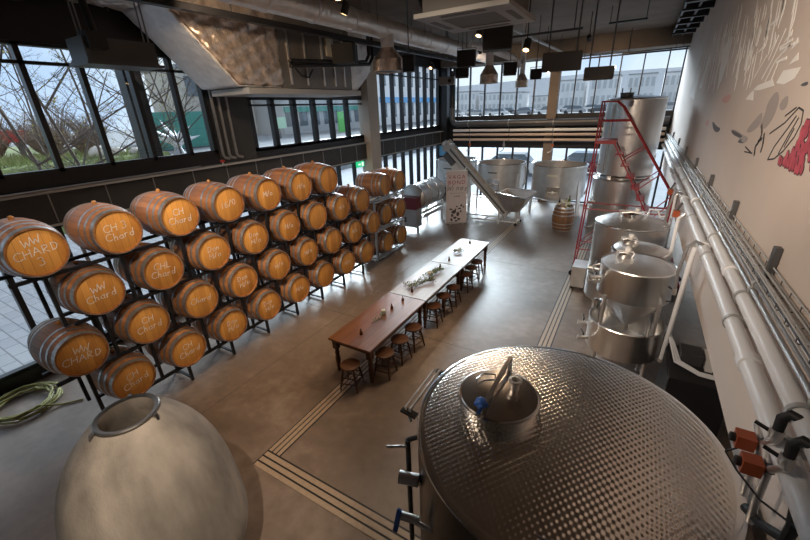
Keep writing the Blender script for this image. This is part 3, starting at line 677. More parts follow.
MB().lathe([(.16, 4.50), (.16, 4.58), (.18, 4.58), (.18, 4.60), (0, 4.61)], (-.25, -.3, 0), n=24).tube([(-.38, -.3, 4.6), (-.38, -.3, 4.72)], .015, 8).tube([(-.18, -.3, 4.6), (-.18, -.3, 4.72)], .015, 8).build('top_hatch', M['dgrey'], t)
legs(t, 4, .66, .33, .07)
MB().tube([(-.55, -.50, .6), (-.56, -.52, 2.2)], .02, 8).tube([(-.53, -.55, 2.5), (-.52, -.56, 4.3)], .02, 8).build('sight_tube', M['steelm'], t)
for z in (.8, 1.6, 2.7): valve(t, (-.66, -.42, z), (-1, -.6, 0), 'sample_tap')

# ------------------------------------------------------------------ red rolling ladder
t = thing('rolling_ladder', 'tall red steel rolling ladder with platform leaning among the tanks', 'ladder', (-.80, 10.75, 0)); oy = 10.75
def R3(x, y, z): return (x+.80, y-oy, z)
for y in (10.45, 11.15):
    MB().tube([R3(-.95, y, .10), R3(-.86, y, 3.2), R3(-.84, y, 4.40)], .018, 8).build('upright', M['red'], t)
    MB().tube([R3(-.84, y, 4.40), R3(-.55, y, 4.40), R3(-.40, y, 4.28), R3(.86, y, 2.42), R3(.93, y, 2.2), R3(.95, y, .10)], .018, 8).build('handrail', M['red'], t)
    MB().tube([R3(-.85, y, 3.98), R3(-.20, y, 3.98)], .015, 8).build('guard_rail', M['red'], t)
    MB().tube([R3(-.93, y, .8), R3(.95, y, .8)], .015, 8).tube([R3(-.90, y, 1.9), R3(.94, y, 1.9)], .015, 8).tube([R3(-.93, y, .8), R3(.1, y, 1.9)], .012, 8).build('brace', M['red'], t)
    MB().bar(R3(-.46, y, 3.5), R3(1.5, y, .14), .05, .03).build('stringer', M['red'], t, 0)
    for x, s in ((-.95, -1), (1.5, 1)):
        MB().lathe([(.085, -.02), (.09, 0), (.085, .02)], R3(x, y, .09), (0, 1, 0), 20).build('wheel', M['rubber'], t)
    for k in (0, 1, 2):
        a = .12+.2*k; x_ = -.46+1.96*a; MB().tube([R3(x_, y, 3.5-3.36*a), R3(x_+.42, y, 4.28-1.86*(x_+.82)/1.26)], .013, 8).build('stay', M['red'], t)
MB().box(-.04, .38, -.36, .36, 3.48, 3.56).build('platform', M['red'], t, 0)
for k in range(12):
    a = (k+1)/13; MB().box(.34+1.96*a-.09, .34+1.96*a+.09, -.34, .34, 3.5-3.36*a-.012, 3.5-3.36*a+.012).build('tread', M['red'], t, 0)
for x, z in ((-.95, .10), (-.90, 1.9), (-.84, 4.40), (1.5, .14), (.95, .10), (-.85, 3.98)):
    MB().tube([R3(x, 10.45, z), R3(x, 11.15, z)], .018, 8).build('cross_rail', M['red'], t)
t = thing('steel_trolley', 'low steel box standing at the foot of the red ladder', 'box', (-.72, 9.85, 0))
MB().box(-.16, .16, -.28, .28, .08, .62).build('body', M['steelm'], t, 0)
for sx in (-1, 1):
    for sy in (-1, 1): MB().lathe([(.04, -.015), (.04, .015)], (sx*.12, sy*.22, .04), (0, 1, 0), 14).box(sx*.12-.02, sx*.12+.02, sy*.22-.02, sy*.22+.02, .04, .09).build('caster', M['rubber'], t)

# ------------------------------------------------------------------ open vats at the back
def vat(x, y, r, z0, z1, label, sign):
    t = thing('open_top_vat', label, 'vat', (x, y, 0), 0, 'open vats before the back windows')
    MB().lathe([(r-.05, z0), (r, z0+.04), (r, z1), (r-.015, z1), (r-.02, z0+.05), (r*.3, z0-.05), (0, z0-.06)], n=64, cap=False).build('shell', M['pressteel'], t)
    MB().lathe([(r-.02, z1-.01), (r+.03, z1-.01), (r+.035, z1+.015), (r-.02, z1+.02)], n=64, cap=False).build('rim', M['steel2'], t)
    MB().lathe([(r-.05, z0), (r*.4, z0-.22), (.1, z0-.28), (0, z0-.28)], n=48, cap=False).build('floor_cone', M['steelm'], t)
    MB().lathe([(0, z1-.45), (r-.018, z1-.45)], n=48, cap=False).build('must', pm('grape_must', (.16, .09, .05), .5) if 'must' not in M else M['must'], t)
    for k, a in enumerate((-150, -30, 90)):
        c, s = math.cos(math.radians(a)), math.sin(math.radians(a))
        MB().bar((c*(r+.05), s*(r+.05), 0), (c*(r-.02), s*(r-.02), z0+.75), .20, .05, (0, 0, 1)).build('leg', M['steelm'], t, 0)
    d = MB().box(-.26, .26, -r-.05, -r+.04, z0+.12, z0+.55).build('door', M['steel2'], t, 0)
    MB().cyl((-.2, -r-.05, z0+.34), (.2, -r-.05, z0+.34), .02).lathe([(.05, 0), (.05, .03)], (0, -r-.08, z0+.34), (0, 1, 0), 16).build('door_clamp', M['steelm'], d)
    MB().tube([(r+.02, -.3, z1-.10), (r+.14, -.36, z1-.12), (r+.15, -.38, z1-.8), (r+.05, -.32, z0+.2)], .03, 10).build('pump_over_pipe', M['steelm'], t)
    p = MB().box(-.28, .12, -r-.012, -r+.06, z1-.36, z1-.31)
    p.build('name_plate', sign, t, 0)
M['must'] = pm('grape_must', (.16, .09, .05), .5)
vat(-5.22, 17.62, 1.06, .85, 2.02, 'middle open steel vat, directly behind the conveyor hopper', M['dgrey'])
vat(-2.66, 17.45, 1.08, .70, 2.04, 'right open steel vat, behind the upright barrel', M['flower'])
vat(-7.60, 18.0, .98, .85, 2.05, 'left open steel vat, half hidden behind the conveyor and banner', M['dgrey'])

# upright barrel with bottles
t = thing('upright_barrel', 'weathered oak barrel standing on end in front of the right vat', 'barrel', (-1.92, 14.72, 0))
pr = [(bprof(-.46+.92*i/20)*1.03, .46-.46+.92*i/20) for i in range(21)]
o = MB().lathe([(.29, .03), (.305, 0)]+pr+[(.295, .92), (.29, .895), (0, .895)], n=36, cap=False)
M['stavev'] = wood_planks('weathered_oak', ((.13, .06, .028), (.34, .17, .075)), 'ang', 24, .6)
# staves run up, so the angle is taken about z: build along x and turn the part upright
pr2 = [(bprof(-.46+.92*i/20)*1.03, -.46+.92*i/20) for i in range(21)]
b1 = MB().lathe([(0, -.44), (.29, -.44), (.305, -.46)]+pr2+[(.295, .46), (.29, .435), (0, .435)], (0, 0, 0), (1, 0, 0), 36, cap=False).build('staves', M['stavev'], t)
b1.rotation_euler = (0, -PI/2, 0); b1.location = (0, 0, .46)
for h in ((-.46, -.40), (-.32, -.28), (-.18, -.14), (.14, .18), (.28, .32), (.40, .46)):
    hp = MB().lathe([(bprof(h[0])*1.03+.004, h[0]+.46), (bprof(h[1])*1.03+.004, h[1]+.46)], n=36, cap=False).build('hoop', M['galv'], t)
def bottle(x, y, z, col, label, s=1.):
    t = thing('wine_bottle', label, 'bottle', (x, y, z), 0, 'bottles on the upright barrel')
    MB().lathe([(.034*s, 0), (.037*s, .01), (.037*s, .18*s), (.016*s, .24*s), (.014*s, .31*s), (0, .31*s)], n=16).build('body', col, t)
    MB().lathe([(.0385*s, .05*s), (.0385*s, .14*s)], n=16, cap=False).build('paper_label', M['flower'], t)
    MB().lathe([(.0165*s, .27*s), (.0165*s, .315*s), (0, .316*s)], n=12).build('capsule', M['burg'], t)
M['gbottle'] = pm('green_bottle_glass', (.10, .16, .03), .1); M['pbottle'] = pm('pale_bottle_glass', (.62, .50, .26), .1); M['dbottle'] = pm('dark_bottle_glass', (.02, .02, .02), .1)
bottle(-2.10, 14.66, .895, M['dbottle'], 'dark wine bottle at the left on the upright barrel')
bottle(-1.86, 14.62, .895, M['pbottle'], 'pale golden wine bottle in the middle on the upright barrel', 1.05)
bottle(-1.78, 14.78, .895, M['gbottle'], 'green wine bottle at the right on the upright barrel', 1.3)
t = thing('flower_jar', 'small jar of cream flowers on the upright barrel', 'jar', (-1.98, 14.75, .895))
MB().lathe([(.05, 0), (.055, .10), (.05, .12), (.045, .11), (.04, .01), (0, .01)], n=18).build('jar', M['tan'], t)
mb = MB()
for k in range(12): mb.ball((RND.uniform(-.07, .07), RND.uniform(-.07, .07), .16+RND.uniform(0, .07)), .03, 8, 5)
mb.build('blossoms', M['flower'], t)

# ------------------------------------------------------------------ conveyor with hopper
t = thing('grape_conveyor', 'inclined grey grape conveyor with steel hopper at its foot', 'conveyor', (-4.6, 14.8, 0)); o_ = Vector((-4.6, 14.8, 0))
A = Vector((-4.02, 14.8, .36))-o_; B = Vector((-6.76, 14.8, 3.13))-o_; dr = (B-A).normalized(); nr = Vector((0, 1, 0)); upv = nr.cross(dr).normalized(); upv = upv if upv.z > 0 else -upv
for s in (-1, 1):
    MB().bar(A+nr*s*.23, B+nr*s*.23, .26, .03, (0, 1, 0)).build('side_plate', M['lgrey'], t, 0)
    MB().bar(A+nr*s*.25+upv*.02, B+nr*s*.25+upv*.02, .07, .012, (0, 1, 0)).build('side_slot', M['dgrey'], t, 0)
M['belt'] = pm('tan_conveyor_belt', (.50, .40, .30), .6)
bt = MB().bar(A+upv*.05, B+upv*.05, .03, .42, (0, 1, 0))
MB().bar(A+upv*.06, B+upv*.06, .40, .02, upv).build('belt', M['belt'], t, 0)
for k in range(14): MB().bar(A+dr*(.15+.26*k)+upv*.085-nr*.19, A+dr*(.15+.26*k)+upv*.085+nr*.19, .02, .05).build('cleat', M['belt'], t, 0)
MB().bar(B-dr*.25-nr*.26-upv*.05, B-dr*.25+nr*.26-upv*.05, .30, .26).build('head_box', M['lgrey'], t, 0)
MB().bar(B-dr*.9-upv*.30-nr*.12, B-dr*.35-upv*.30-nr*.12, .20, .22).build('motor', M['dgrey'], t, 0)
for q in (A+dr*.05, B-dr*.05): MB().cyl(q-nr*.27, q+nr*.27, .07).build('roller', M['steelm'], t)
hp = [(-4.42, 14.25, 1.33), (-4.28, 15.32, 1.33), (-2.98, 15.05, 1.33), (-3.06, 13.5, 1.33)]; hb_ = [(-4.02, 14.57, .55), (-4.02, 15.03, .55), (-3.55, 15.03, .55), (-3.55, 14.57, .55)]
MB().prism([Vector(p)-o_ for p in ((-4.30, 14.35, 1.28), (-4.24, 15.2, 1.28), (-3.60, 14.98, .62))], (.02, -.02, .02)).build('inner_slope', M['belt'], t, 0)
hp = [Vector(p)-o_ for p in hp]; hb_ = [Vector(p)-o_ for p in hb_]
for i in range(4):
    j = (i+1) % 4; a, b, c, d = hp[i], hp[j], hb_[j], hb_[i]; n_ = (b-a).cross(d-a).normalized()*.012
    MB().add([a, b, c, d, a+n_, b+n_, c+n_, d+n_], [(0, 1, 2, 3), (7, 6, 5, 4), (0, 4, 5, 1), (1, 5, 6, 2), (2, 6, 7, 3), (3, 7, 4, 0)]).build('hopper_side', M['steelm'], t, 0)
MB().add(hb_+[p-Vector((0, 0, .02)) for p in hb_], [(0, 1, 2, 3), (7, 6, 5, 4), (0, 1, 5, 4), (1, 2, 6, 5), (2, 3, 7, 6), (3, 0, 4, 7)]).build('hopper_floor', M['steelm'], t, 0)
r_ = MB(); r_.tube(hp, .02, 8, True); r_.build('hopper_rim', M['steel2'], t)
for p in ((-3.6, 14.57), (-3.6, 15.03), (-4.3, 14.55), (-4.3, 15.05)):
    q = Vector((p[0], p[1], 0))-o_; MB().bar(q, q+Vector((0, 0, .62)), .05).build('leg', M['steelm'], t, 0)
fr = MB()
for s in (-1, 1): fr.tube([Vector((-3.6, 14.8+s*.3, .14))-o_, Vector((-6.5, 14.8+s*.3, .14))-o_], .025, 8)
for x in (-3.6, -4.9, -6.5): fr.tube([Vector((x, 14.5, .14))-o_, Vector((x, 15.1, .14))-o_], .025, 8)
fr.build('base_frame', M['steelm'], t)
for s in (-1, 1): MB().tube([Vector((-6.1, 14.8+s*.3, .14))-o_, Vector((-5.75, 14.8+s*.26, 2.2))-o_], .025, 8).build('strut', M['steelm'], t)
for x in (-3.6, -6.5):
    for s in (-1, 1): MB().lathe([(.06, -.02), (.06, .02)], Vector((x, 14.8+s*.33, .06))-o_, (0, 1, 0), 16).bar(Vector((x, 14.8+s*.33, .06))-o_, Vector((x, 14.8+s*.30, .14))-o_, .03).build('wheel', M['rubber'], t)

# ------------------------------------------------------------------ pneumatic press
t = thing('wine_press', 'steel horizontal drum press with burgundy front panel by the left windows', 'press', (-7.1, 13.4, 0))
MB().lathe([(0, -.95), (.35, -.93), (.49, -.84), (.50, -.80), (.50, .95), (.45, 1.05), (0, 1.1)], (0, 0, 1.26), (0, 1, 0), 48, cap=False).build('drum', M['pressteel'], t)
for y in (-.82, -.2, .4, .93): MB().lathe([(.50, -.02), (.52, -.02), (.52, .02), (.50, .02)], (0, y, 1.26), (0, 1, 0), 48, cap=False).build('band', M['steel2'], t)
f_ = MB().box(-.42, .36, -1.32, -.85, .92, 1.36).build('control_panel', M['burg'], t, 0)
MB().box(-.42, .36, -1.28, -.85, .22, .92).build('cabinet', M['lgrey'], t, 0)
MB().box(-.30, -.08, -1.286, -1.27, .40, .60).build('sticker', M['dgrey'], t, 0)
for sx in (-1, 1):
    for y in (-1.2, 1.0): MB().bar((sx*.36, y, 0), (sx*.36, y, .85 if y > 0 else .3), .07).build('leg', M['steelm'], t, 0)
    MB().bar((sx*.40, -.85, .72), (sx*.40, 1.05, .72), .06, .08).build('frame_rail', M['steelm'], t, 0)
tr = MB().box(-.40, .40, -.8, 1.0, .48, .50); tr.box(-.42, -.40, -.8, 1.0, .48, .62).box(.40, .42, -.8, 1.0, .48, .62); tr.build('juice_tray', M['steelm'], t, 0)
t = thing('blue_sign_board', 'light blue board fixed high on the corner column behind the conveyor head', 'sign', (-8.78, 18.77, 2.1))
MB().box(-.22, .22, -.02, .03, 0, .5).build('board', M['lblue'], t, 0)
# ------------------------------------------------------------------ roller banner
def text_mesh(name, s, size, mat, parent, loc, rot, shear=0, ext=.002, space=1.):
    c = bpy.data.curves.new(name, 'FONT'); c.body = s; c.size = size; c.extrude = ext; c.shear = shear; c.align_x = 'CENTER'; c.space_character = space; c.resolution_u = 3
    o = bpy.data.objects.new(name, c); C.objects.link(o); bpy.context.view_layer.update()
    me = bpy.data.meshes.new_from_object(o.evaluated_get(bpy.context.evaluated_depsgraph_get())); bpy.data.objects.remove(o)
    me.materials.clear(); me.materials.append(mat); q = bpy.data.objects.new(name, me); C.objects.link(q); q.parent = parent; q.location = loc; q.rotation_euler = rot; return q
ba = math.atan2(.42, .63)
t = thing('roller_banner', 'pink and white upright roller banner reading VAGABOND Wines', 'banner', (-5.90, 13.95, 0), ba)
M['bpink'] = pm('banner_fabric', (.60, .53, .53), .6); M['bred'] = pm('banner_red_print', (.34, .02, .05), .6); M['bdark'] = pm('banner_dark_print', (.06, .055, .06), .6)
MB().box(-.42, .42, -.04, -.03, .07, 2.13).build('sheet', M['bpink'], t, 0)
MB().box(-.44, .44, -.10, .05, 0.02, .08).build('base', M['steelm'], t, 0)
MB().box(-.43, .43, -.05, -.01, 2.12, 2.15).build('top_bar', M['steelm'], t, 0)
MB().cyl((0, .01, .06), (0, .01, 2.13), .012).build('pole', M['steelm'], t)
for x in (-.25, .25): MB().bar((x, -.18, .012), (x, .10, .012), .05, .022).build('foot', M['steelm'], t, 0)
text_mesh('red_lettering', 'VAGA', .21, M['bred'], t, (0, -.043, 1.83), (PI/2, 0, 0), space=1.35)
text_mesh('red_lettering', 'BOND', .21, M['bred'], t, (0, -.043, 1.62), (PI/2, 0, 0), space=1.25)
q = ribbon_mb(strokes(['Wines'], .20, .018, .3, random.Random(3)), lambda u, v, h: (u+.03, -.0415-h, v+1.47), .002).build('script_lettering', M['bdark'], t, 0)
MB().box(-.30, .30, -.045, -.04, 1.26, 1.268).build('rule', M['bdark'], t, 0)
mb = MB()
for x in (-.10, -.03, .04, .09): mb.box(x, x+.035, -.045, -.04, 1.12, 1.16)
mb.build('small_print', M['bdark'], t, 0)
mb = MB(); r = random.Random(5)
def patch(cx, cz, w_, h_, n=9, off=0):
    p = [(cx+w_*math.cos(2*PI*i/n)*r.uniform(.7, 1.1), -.0405-off, cz+h_*math.sin(2*PI*i/n)*r.uniform(.7, 1.1)) for i in range(n)]; mb.prism(p, (0, -.002, 0))
for (x, z, w_, h_) in ((-.10, .50, .10, .09), (.06, .42, .08, .10), (-.06, .26, .09, .06), (.10, .20, .08, .06), (-.20, .18, .06, .07), (.0, .13, .08, .04), (-.22, .62, .09, .035), (.12, .64, .07, .04), (.02, .72, .05, .03), (.20, .76, .05, .05), (-.03, .60, .035, .05), (.28, .70, .04, .05), (.18, .52, .04, .06), (-.17, .36, .05, .08)): patch(x, z, w_, h_)
mb.build('mottled_print', M['bdark'], t, 0)

# ------------------------------------------------------------------ pipes on the mural wall
def wallpipe(label, x, z, r, mat, y0=-1.5, y1=19.0, joints=(), brk=()):
    t = thing('wall_pipe', label, 'pipe', (x, (y0+y1)/2, z), 0, 'pipes along the mural wall'); L = (y1-y0)/2; oy = (y0+y1)/2
    MB().cyl((0, -L, 0), (0, L, 0), r, n=20).build('pipe', mat, t)
    for y in joints: MB().lathe([(r, -.05), (r+.012, -.045), (r+.012, .045), (r, .05)], (0, y-oy, 0), (0, 1, 0), 20, cap=False).build('joint', mat, t)
    for y in brk: MB().lathe([(r+.004, -.015), (r+.012, -.015), (r+.012, .015), (r+.004, .015)], (0, y-oy, 0), (0, 1, 0), 18, cap=False).box(r*.5, RXW-x+.0, y-oy-.02, y-oy+.02, -.02, .02).build('bracket', M['lgrey'], t)
    return t
YB = (2.2, 3.6, 5.2, 7.0, 9.0, 11.2, 13.6, 16.2)
wallpipe('thicker lower white pipe along the mural wall', .92, 2.708, .058, M['pipewhite'], joints=(3.0, 5.6, 8.4, 12, 16), brk=YB)
wallpipe('upper white pipe along the mural wall, just above the thick one', .93, 2.935, .050, M['pipewhite'], joints=(4.2, 7.2, 10.5, 15), brk=YB)
wallpipe('slim steel pipe nearest above the upper white pipe', .965, 3.015, .018, M['steelm'], brk=YB)
wallpipe('second slim steel pipe above the white pipes', .975, 3.065, .014, M['grey'], brk=YB)
wallpipe('third slim pale pipe beneath the cable tray', .99, 3.11, .014, M['pipewhite'], brk=YB)
t = thing('cable_tray', 'grey wire cable tray running along the mural wall above the pipes', 'cable tray', (.975, 8.7, 3.17))
for x, z in ((-.06, 0), (-.06, .05), (.055, 0), (.055, .05), (0, 0)): MB().tube([(x, -10.2, z), (x, 10.2, z)], .006, 6).build('wire', M['lgrey'], t)
for k in range(98): y = -10.15+k*.208; MB().tube([(-.06, y, .05), (-.06, y, -.004), (.055, y, -.004), (.055, y, .05)], .005, 5).build('rung', M['dgrey'], t)
for k in range(3): MB().tube([(-.04+.035*k, -10.1+i*.8, .008+.004*math.sin(i*1.7+k)) for i in range(26)], .009, 6).build('cable', M['lgrey'] if k else M['dgrey'], t)
for y in YB: MB().box(.03, .07, y-8.7-.035, y-8.7+.035, -.04, .20).build('hanger_plate', M['dgrey'], t, 0)

# sloping drop pipes, hoses and valves at the wall
def drop(name, label, pts, r, mat, y):
    t = thing(name, label, 'pipe', pts[-1] if False else (0, 0, 0), 0, 'drop pipes below the wall pipes')
    MB().tube(pts, r, 12).build('pipe', mat, t)
    for p, q in ((pts[0], pts[1]), (pts[-1], pts[-2])):
        p = Vector(p); d = (Vector(q)-p).normalized(); MB().cyl(p, p+d*.06, r*1.5).build('coupling', M['steelm'], t)
    return t
drop('drop_pipe', 'long white drop pipe ending low beside the black cabinet', [(.92, 6.0, 2.64), (.90, 6.0, 2.45), (.87, 5.98, .80), (.87, 5.98, .72)], .032, M['pipewhite'], 6)
drop('drop_pipe', 'white drop pipe falling behind the nearest small tank', [(.91, 7.6, 2.64), (.82, 7.6, 2.55), (.84, 7.6, 1.4), (.84, 7.6, 1.3)], .028, M['pipewhite'], 8)
drop('drop_pipe', 'slim drop pipe falling behind the wide hatch tank', [(.91, 9.3, 2.64), (.86, 9.3, 2.6), (.90, 9.3, 1.5), (.90, 9.3, 1.4)], .025, M['pipewhite'], 9)
def hook(label, y):
    t = thing('service_hose', label, 'hose', (0, 0, 0), 0, 'grey service hoses')
    MB().tube([(.90, y, 2.76), (.82, y-.02, 2.80), (.75, y-.05, 2.74), (.72, y-.06, 2.4), (.74, y-.02, 2.15)], .020, 10).build('hose', M['grey'], t)
    MB().cyl((.74, y-.02, 2.15), (.745, y-.01, 2.06), .026).build('coupling', M['steelm'], t)
hook('bent grey hose hanging from the wall pipes by the nearest small tank', 5.5)
hook('bent grey hose hanging from the wall pipes near the middle small tank', 8.6)
for k, (y, l) in enumerate(((9.9, 'small orange valve on the wall pipes by the ladder'), (7.9, 'small orange valve on the wall pipes behind the hatch tank'))):
    t = thing('orange_valve', l, 'valve', (.80, y, 2.55), 0, 'orange actuators')
    MB().box(-.05, .05, -.05, .05, -.05, .06).build('actuator', M['orange'], t, 0); MB().cyl((0, 0, .05), (.05, 0, .20), .018).build('stem', M['dgrey'], t)
def act(label, y, z, yb):
    """orange actuator valve with black elbow on the near wall pipes"""
    t = thing('actuator_valve', label, 'valve', (.80, y, z), 0, 'orange actuators')
    MB().box(-.042, .042, -.04, .04, -.04, .04).build('actuator', M['orange'], t, 0)
    MB().lathe([(.026, 0), (.026, .022), (.016, .026), (0, .026)], (-.042, 0, 0), (-1, 0, 0), 16).build('cap', M['black'], t)
    v = MB().cyl((.042, 0, 0), (.085, .0, .015), .028).build('body', M['dgrey'], t)
    MB().cyl((.07, .03, .0), (.07, .13, .05), .024).build('coupling', M['steelm'], t)
    y2 = yb-y; dz = 2.96-z
    MB().tube([(.07, -.05, -.34), (.065, -.03, -.18), (.07, 0, 0), (.055, y2-.02, dz-.16), (.055, y2, dz-.10)], .019, 10).build('riser_pipe', M['steelm'], t)
    MB().tube([(.055, y2, dz-.12), (.055, y2+.01, dz-.04), (.075, y2, dz), (.12, y2-.03, dz-.005)], [.022, .025, .025, .024], 12).build('elbow', M['rubber'], t)
    MB().cyl((.055, y2, dz-.16), (.055, y2+.005, dz-.11), .030).build('clamp', M['steelm'], t)
    MB().bar((.055, y2+.02, dz-.15), (-.02, y2+.05, dz-.13), .018, .012).build('lever', M['black'], t, 0)
act('upper orange actuator valve with black elbow on the near white pipes', 2.27, 2.63, 2.14)
act('lower orange actuator valve with black elbow on the near white pipes', 2.10, 2.62, 1.96)
t = thing('hose_loop', 'black hose looping below the orange actuator valves', 'hose', (0, 0, 0))
MB().tube([(.86, 2.12, 2.30), (.90, 2.0, 2.34), (.93, 1.86, 2.45), (.92, 1.84, 2.56), (.92, 1.88, 2.645)], .026, 10).build('hose', M['rubber'], t)
MB().tube([(.80, 2.27, 2.58), (.74, 2.26, 2.52), (.78, 2.16, 2.50), (.84, 1.98, 2.52), (.92, 1.80, 2.60), (.97, 1.70, 2.70)], .006, 6).build('cable', M['black'], t)
# black cabinet with white service tubes on top
t = thing('black_cabinet', 'black service cabinet standing under the overhanging white wall', 'cabinet', (1.22, 5.6, 0))
MB().box(-.33, .33, -.45, .45, .04, 1.02).build('body', M['black'], t, 0); MB().box(-.30, .30, -.42, .42, 0, .04).build('plinth', M['rubber'], t, 0)
MB().box(-.335, -.33, -.43, .43, .08, .98).build('door', M['frame'], t, 0)
t = thing('service_manifold', 'white tube manifold lying on the black cabinet', 'manifold', (1.22, 5.6, 1.02))
for k in range(3): MB().tube([(-.33, .42+.02*k, .18), (-.30+.02*k, .30, .10), (-.26+.03*k, -.1+.02*k, .045), (.0, -.28+.03*k, .035), (.3, -.30+.03*k, .035)], .016, 8).build('tube', M['pipewhite'], t)
MB().box(-.20, .05, -.02, .25, .0, .16).build('block', M['dgrey'], t, 0); MB().box(.08, .16, -.1, .28, 0, .13).build('white_block', M['white'], t, 0)

# ------------------------------------------------------------------ mural on the wall
WHITE= [[(9.05, 5.34), (8.79, 5.28), (8.66, 5.01), (8.78, 4.67), (8.95, 4.54), (9.29, 4.83), (9.48, 5.16)], [(6.8, 5.19), (6.65, 5.12), (6.64, 4.94), (6.74, 4.96)], [(6.52, 5.08), (6.01, 5.14), (5.96, 5.1)], [(6.52, 4.85), (6.23, 4.93), (6.2, 4.88)], [(6.58, 4.76), (6.63, 4.86), (6.63, 4.73)], [(5.49, 4.7), (5.14, 4.72), (5.13, 4.69), (5.45, 4.68)], [(5.42, 4.85), (5.23, 4.94), (5.21, 4.89)], [(5.08, 4.76), (4.98, 4.85), (4.92, 4.8)], [(6.18, 4.45), (5.98, 4.5), (5.41, 4.54), (5.27, 4.48), (5.81, 4.45)], [(13.78, 4.45), (13.28, 5.18), (12.82, 5.07), (12.54, 4.35)], [(11.98, 4.63), (11.47, 5.31), (11.21, 5.11), (11.5, 4.58)], [(5.22, 4.5), (5.11, 4.6), (4.62, 4.6), (4.69, 4.52), (4.95, 4.48)], [(4.99, 4.64), (4.82, 4.72), (4.76, 4.66)], [(5.82, 4.88), (5.89, 5.0), (5.74, 4.9), (5.93, 4.77)], [(6.4, 4.36), (6.11, 4.47), (5.99, 4.35)], [(9.8, 5.28), (9.64, 5.31), (9.42, 5.07), (9.43, 4.99)], [(7.5, 4.64), (7.76, 5.05), (7.67, 5.02), (7.32, 4.61)], [(7.04, 4.71), (7.27, 5.09), (7.21, 5.07), (6.91, 4.7)]]
WLINES= [[(5.82, 4.74), (5.7, 4.95)], [(5.66, 4.73), (5.49, 4.98)], [(5.52, 4.71), (5.14, 4.81)], [(5.88, 4.56), (5.66, 4.73)], [(5.69, 4.53), (5.52, 4.71)], [(5.46, 4.52), (5.39, 4.68)], [(5.5, 4.82), (5.13, 4.85)], [(5.48, 4.8), (5.04, 4.81)], [(6.28, 4.59), (5.96, 4.79)], [(8.34, 4.68), (9.16, 5.46)]]
GREY= [[(5.32, 4.33), (5.11, 4.45), (4.9, 4.34), (4.96, 4.18), (5.15, 4.08), (5.37, 4.1), (5.27, 4.23)], [(4.91, 4.32), (4.71, 4.41), (4.62, 4.3), (4.77, 4.26)], [(5.91, 4.03), (5.51, 4.21), (5.39, 4.25), (5.31, 4.13), (5.66, 4.02)], [(6.78, 4.0), (6.41, 4.01), (5.95, 3.98), (5.65, 3.98), (5.73, 3.91), (6.14, 3.89), (6.08, 3.94), (6.6, 3.95)]]
DARK= [[(6.77, 4.0), (6.3, 3.99), (5.94, 3.97), (6.08, 3.94), (6.6, 3.95)], [(6.2, 3.88), (5.97, 3.95), (5.98, 3.91), (5.72, 3.91)], [(8.64, 4.04), (7.99, 3.97), (7.56, 3.97), (7.72, 3.89), (8.24, 3.9)], [(4.51, 4.46), (4.31, 4.49), (4.3, 4.45)]]
BLINES= [[(5.27, 4.13), (5.16, 4.05), (5.18, 3.97), (5.26, 3.92), (5.19, 3.84)], [(5.08, 4.06), (5.0, 3.96), (5.0, 3.89)], [(5.22, 3.97), (5.1, 4.01)], [(5.66, 3.83), (5.3, 3.85)], [(5.68, 3.88), (5.36, 3.85)], [(4.89, 4.07), (4.54, 4.18), (4.32, 4.3), (4.19, 4.28), (4.14, 4.19), (4.19, 4.09), (4.34, 3.97), (4.51, 3.89), (4.69, 3.86), (4.62, 3.98), (4.42, 4.14), (4.31, 4.24)], [(4.44, 3.94), (4.33, 4.11), (4.24, 4.23)], [(4.35, 4.0), (4.26, 4.15)], [(4.38, 4.3), (4.6, 4.23)]]
GRAPE= [(4.1, 4.22), (4.07, 4.15), (4.08, 4.09), (4.13, 4.04), (4.16, 3.97), (4.25, 3.95), (4.38, 3.9), (4.22, 3.87), (3.99, 3.88), (3.77, 3.86), (3.58, 3.86), (3.8, 4.06), (3.98, 4.13)]
PINK= [[(8.37, 4.35), (7.7, 4.44), (7.38, 4.41), (7.63, 4.29)], [(9.47, 3.93), (9.11, 4.06), (8.83, 3.92)]]
t = thing('wall_mural', 'painted mural of white strokes, grey bird shapes and red grapes on the wall', 'mural', (RXW, 6.5, 4.5)); mo = 6.5
M['mwhite'] = pm('mural_white_paint', (.86, .84, .83), .7); M['mgrey'] = pm('mural_grey_paint', (.38, .335, .33), .7); M['mdark'] = pm('mural_dark_paint', (.10, .10, .115), .7); M['mred'] = pm('mural_red_paint', (.43, .07, .105), .6, 0, .25, 12); M['mpink'] = pm('mural_pink_paint', (.62, .38, .36), .7); M['mline'] = pm('mural_black_line', (.03, .028, .03), .7)
def mpoly(mb, p, th): mb.prism([(-th, y-mo, z-4.5) for y, z in p], (th-.0005, 0, 0))
def soft(p, n=2):
    for _ in range(n): p = [q for a, b in zip(p, p[1:]+p[:1]) for q in ((a[0]*.75+b[0]*.25, a[1]*.75+b[1]*.25), (a[0]*.25+b[0]*.75, a[1]*.25+b[1]*.75))]
    return p
def mline(mb, p, wd, th):
    for a, b in zip(p, p[1:]):
        dy, dz = b[0]-a[0], b[1]-a[1]; L = math.hypot(dy, dz) or 1; n_ = (-dz/L*wd/2, dy/L*wd/2)
        mpoly(mb, [(a[0]+n_[0], a[1]+n_[1]), (a[0]-n_[0], a[1]-n_[1]), (b[0]-n_[0], b[1]-n_[1]), (b[0]+n_[0], b[1]+n_[1])], th)
mb = MB()
for p in WHITE: mpoly(mb, p, .003)
rr = random.Random(11)
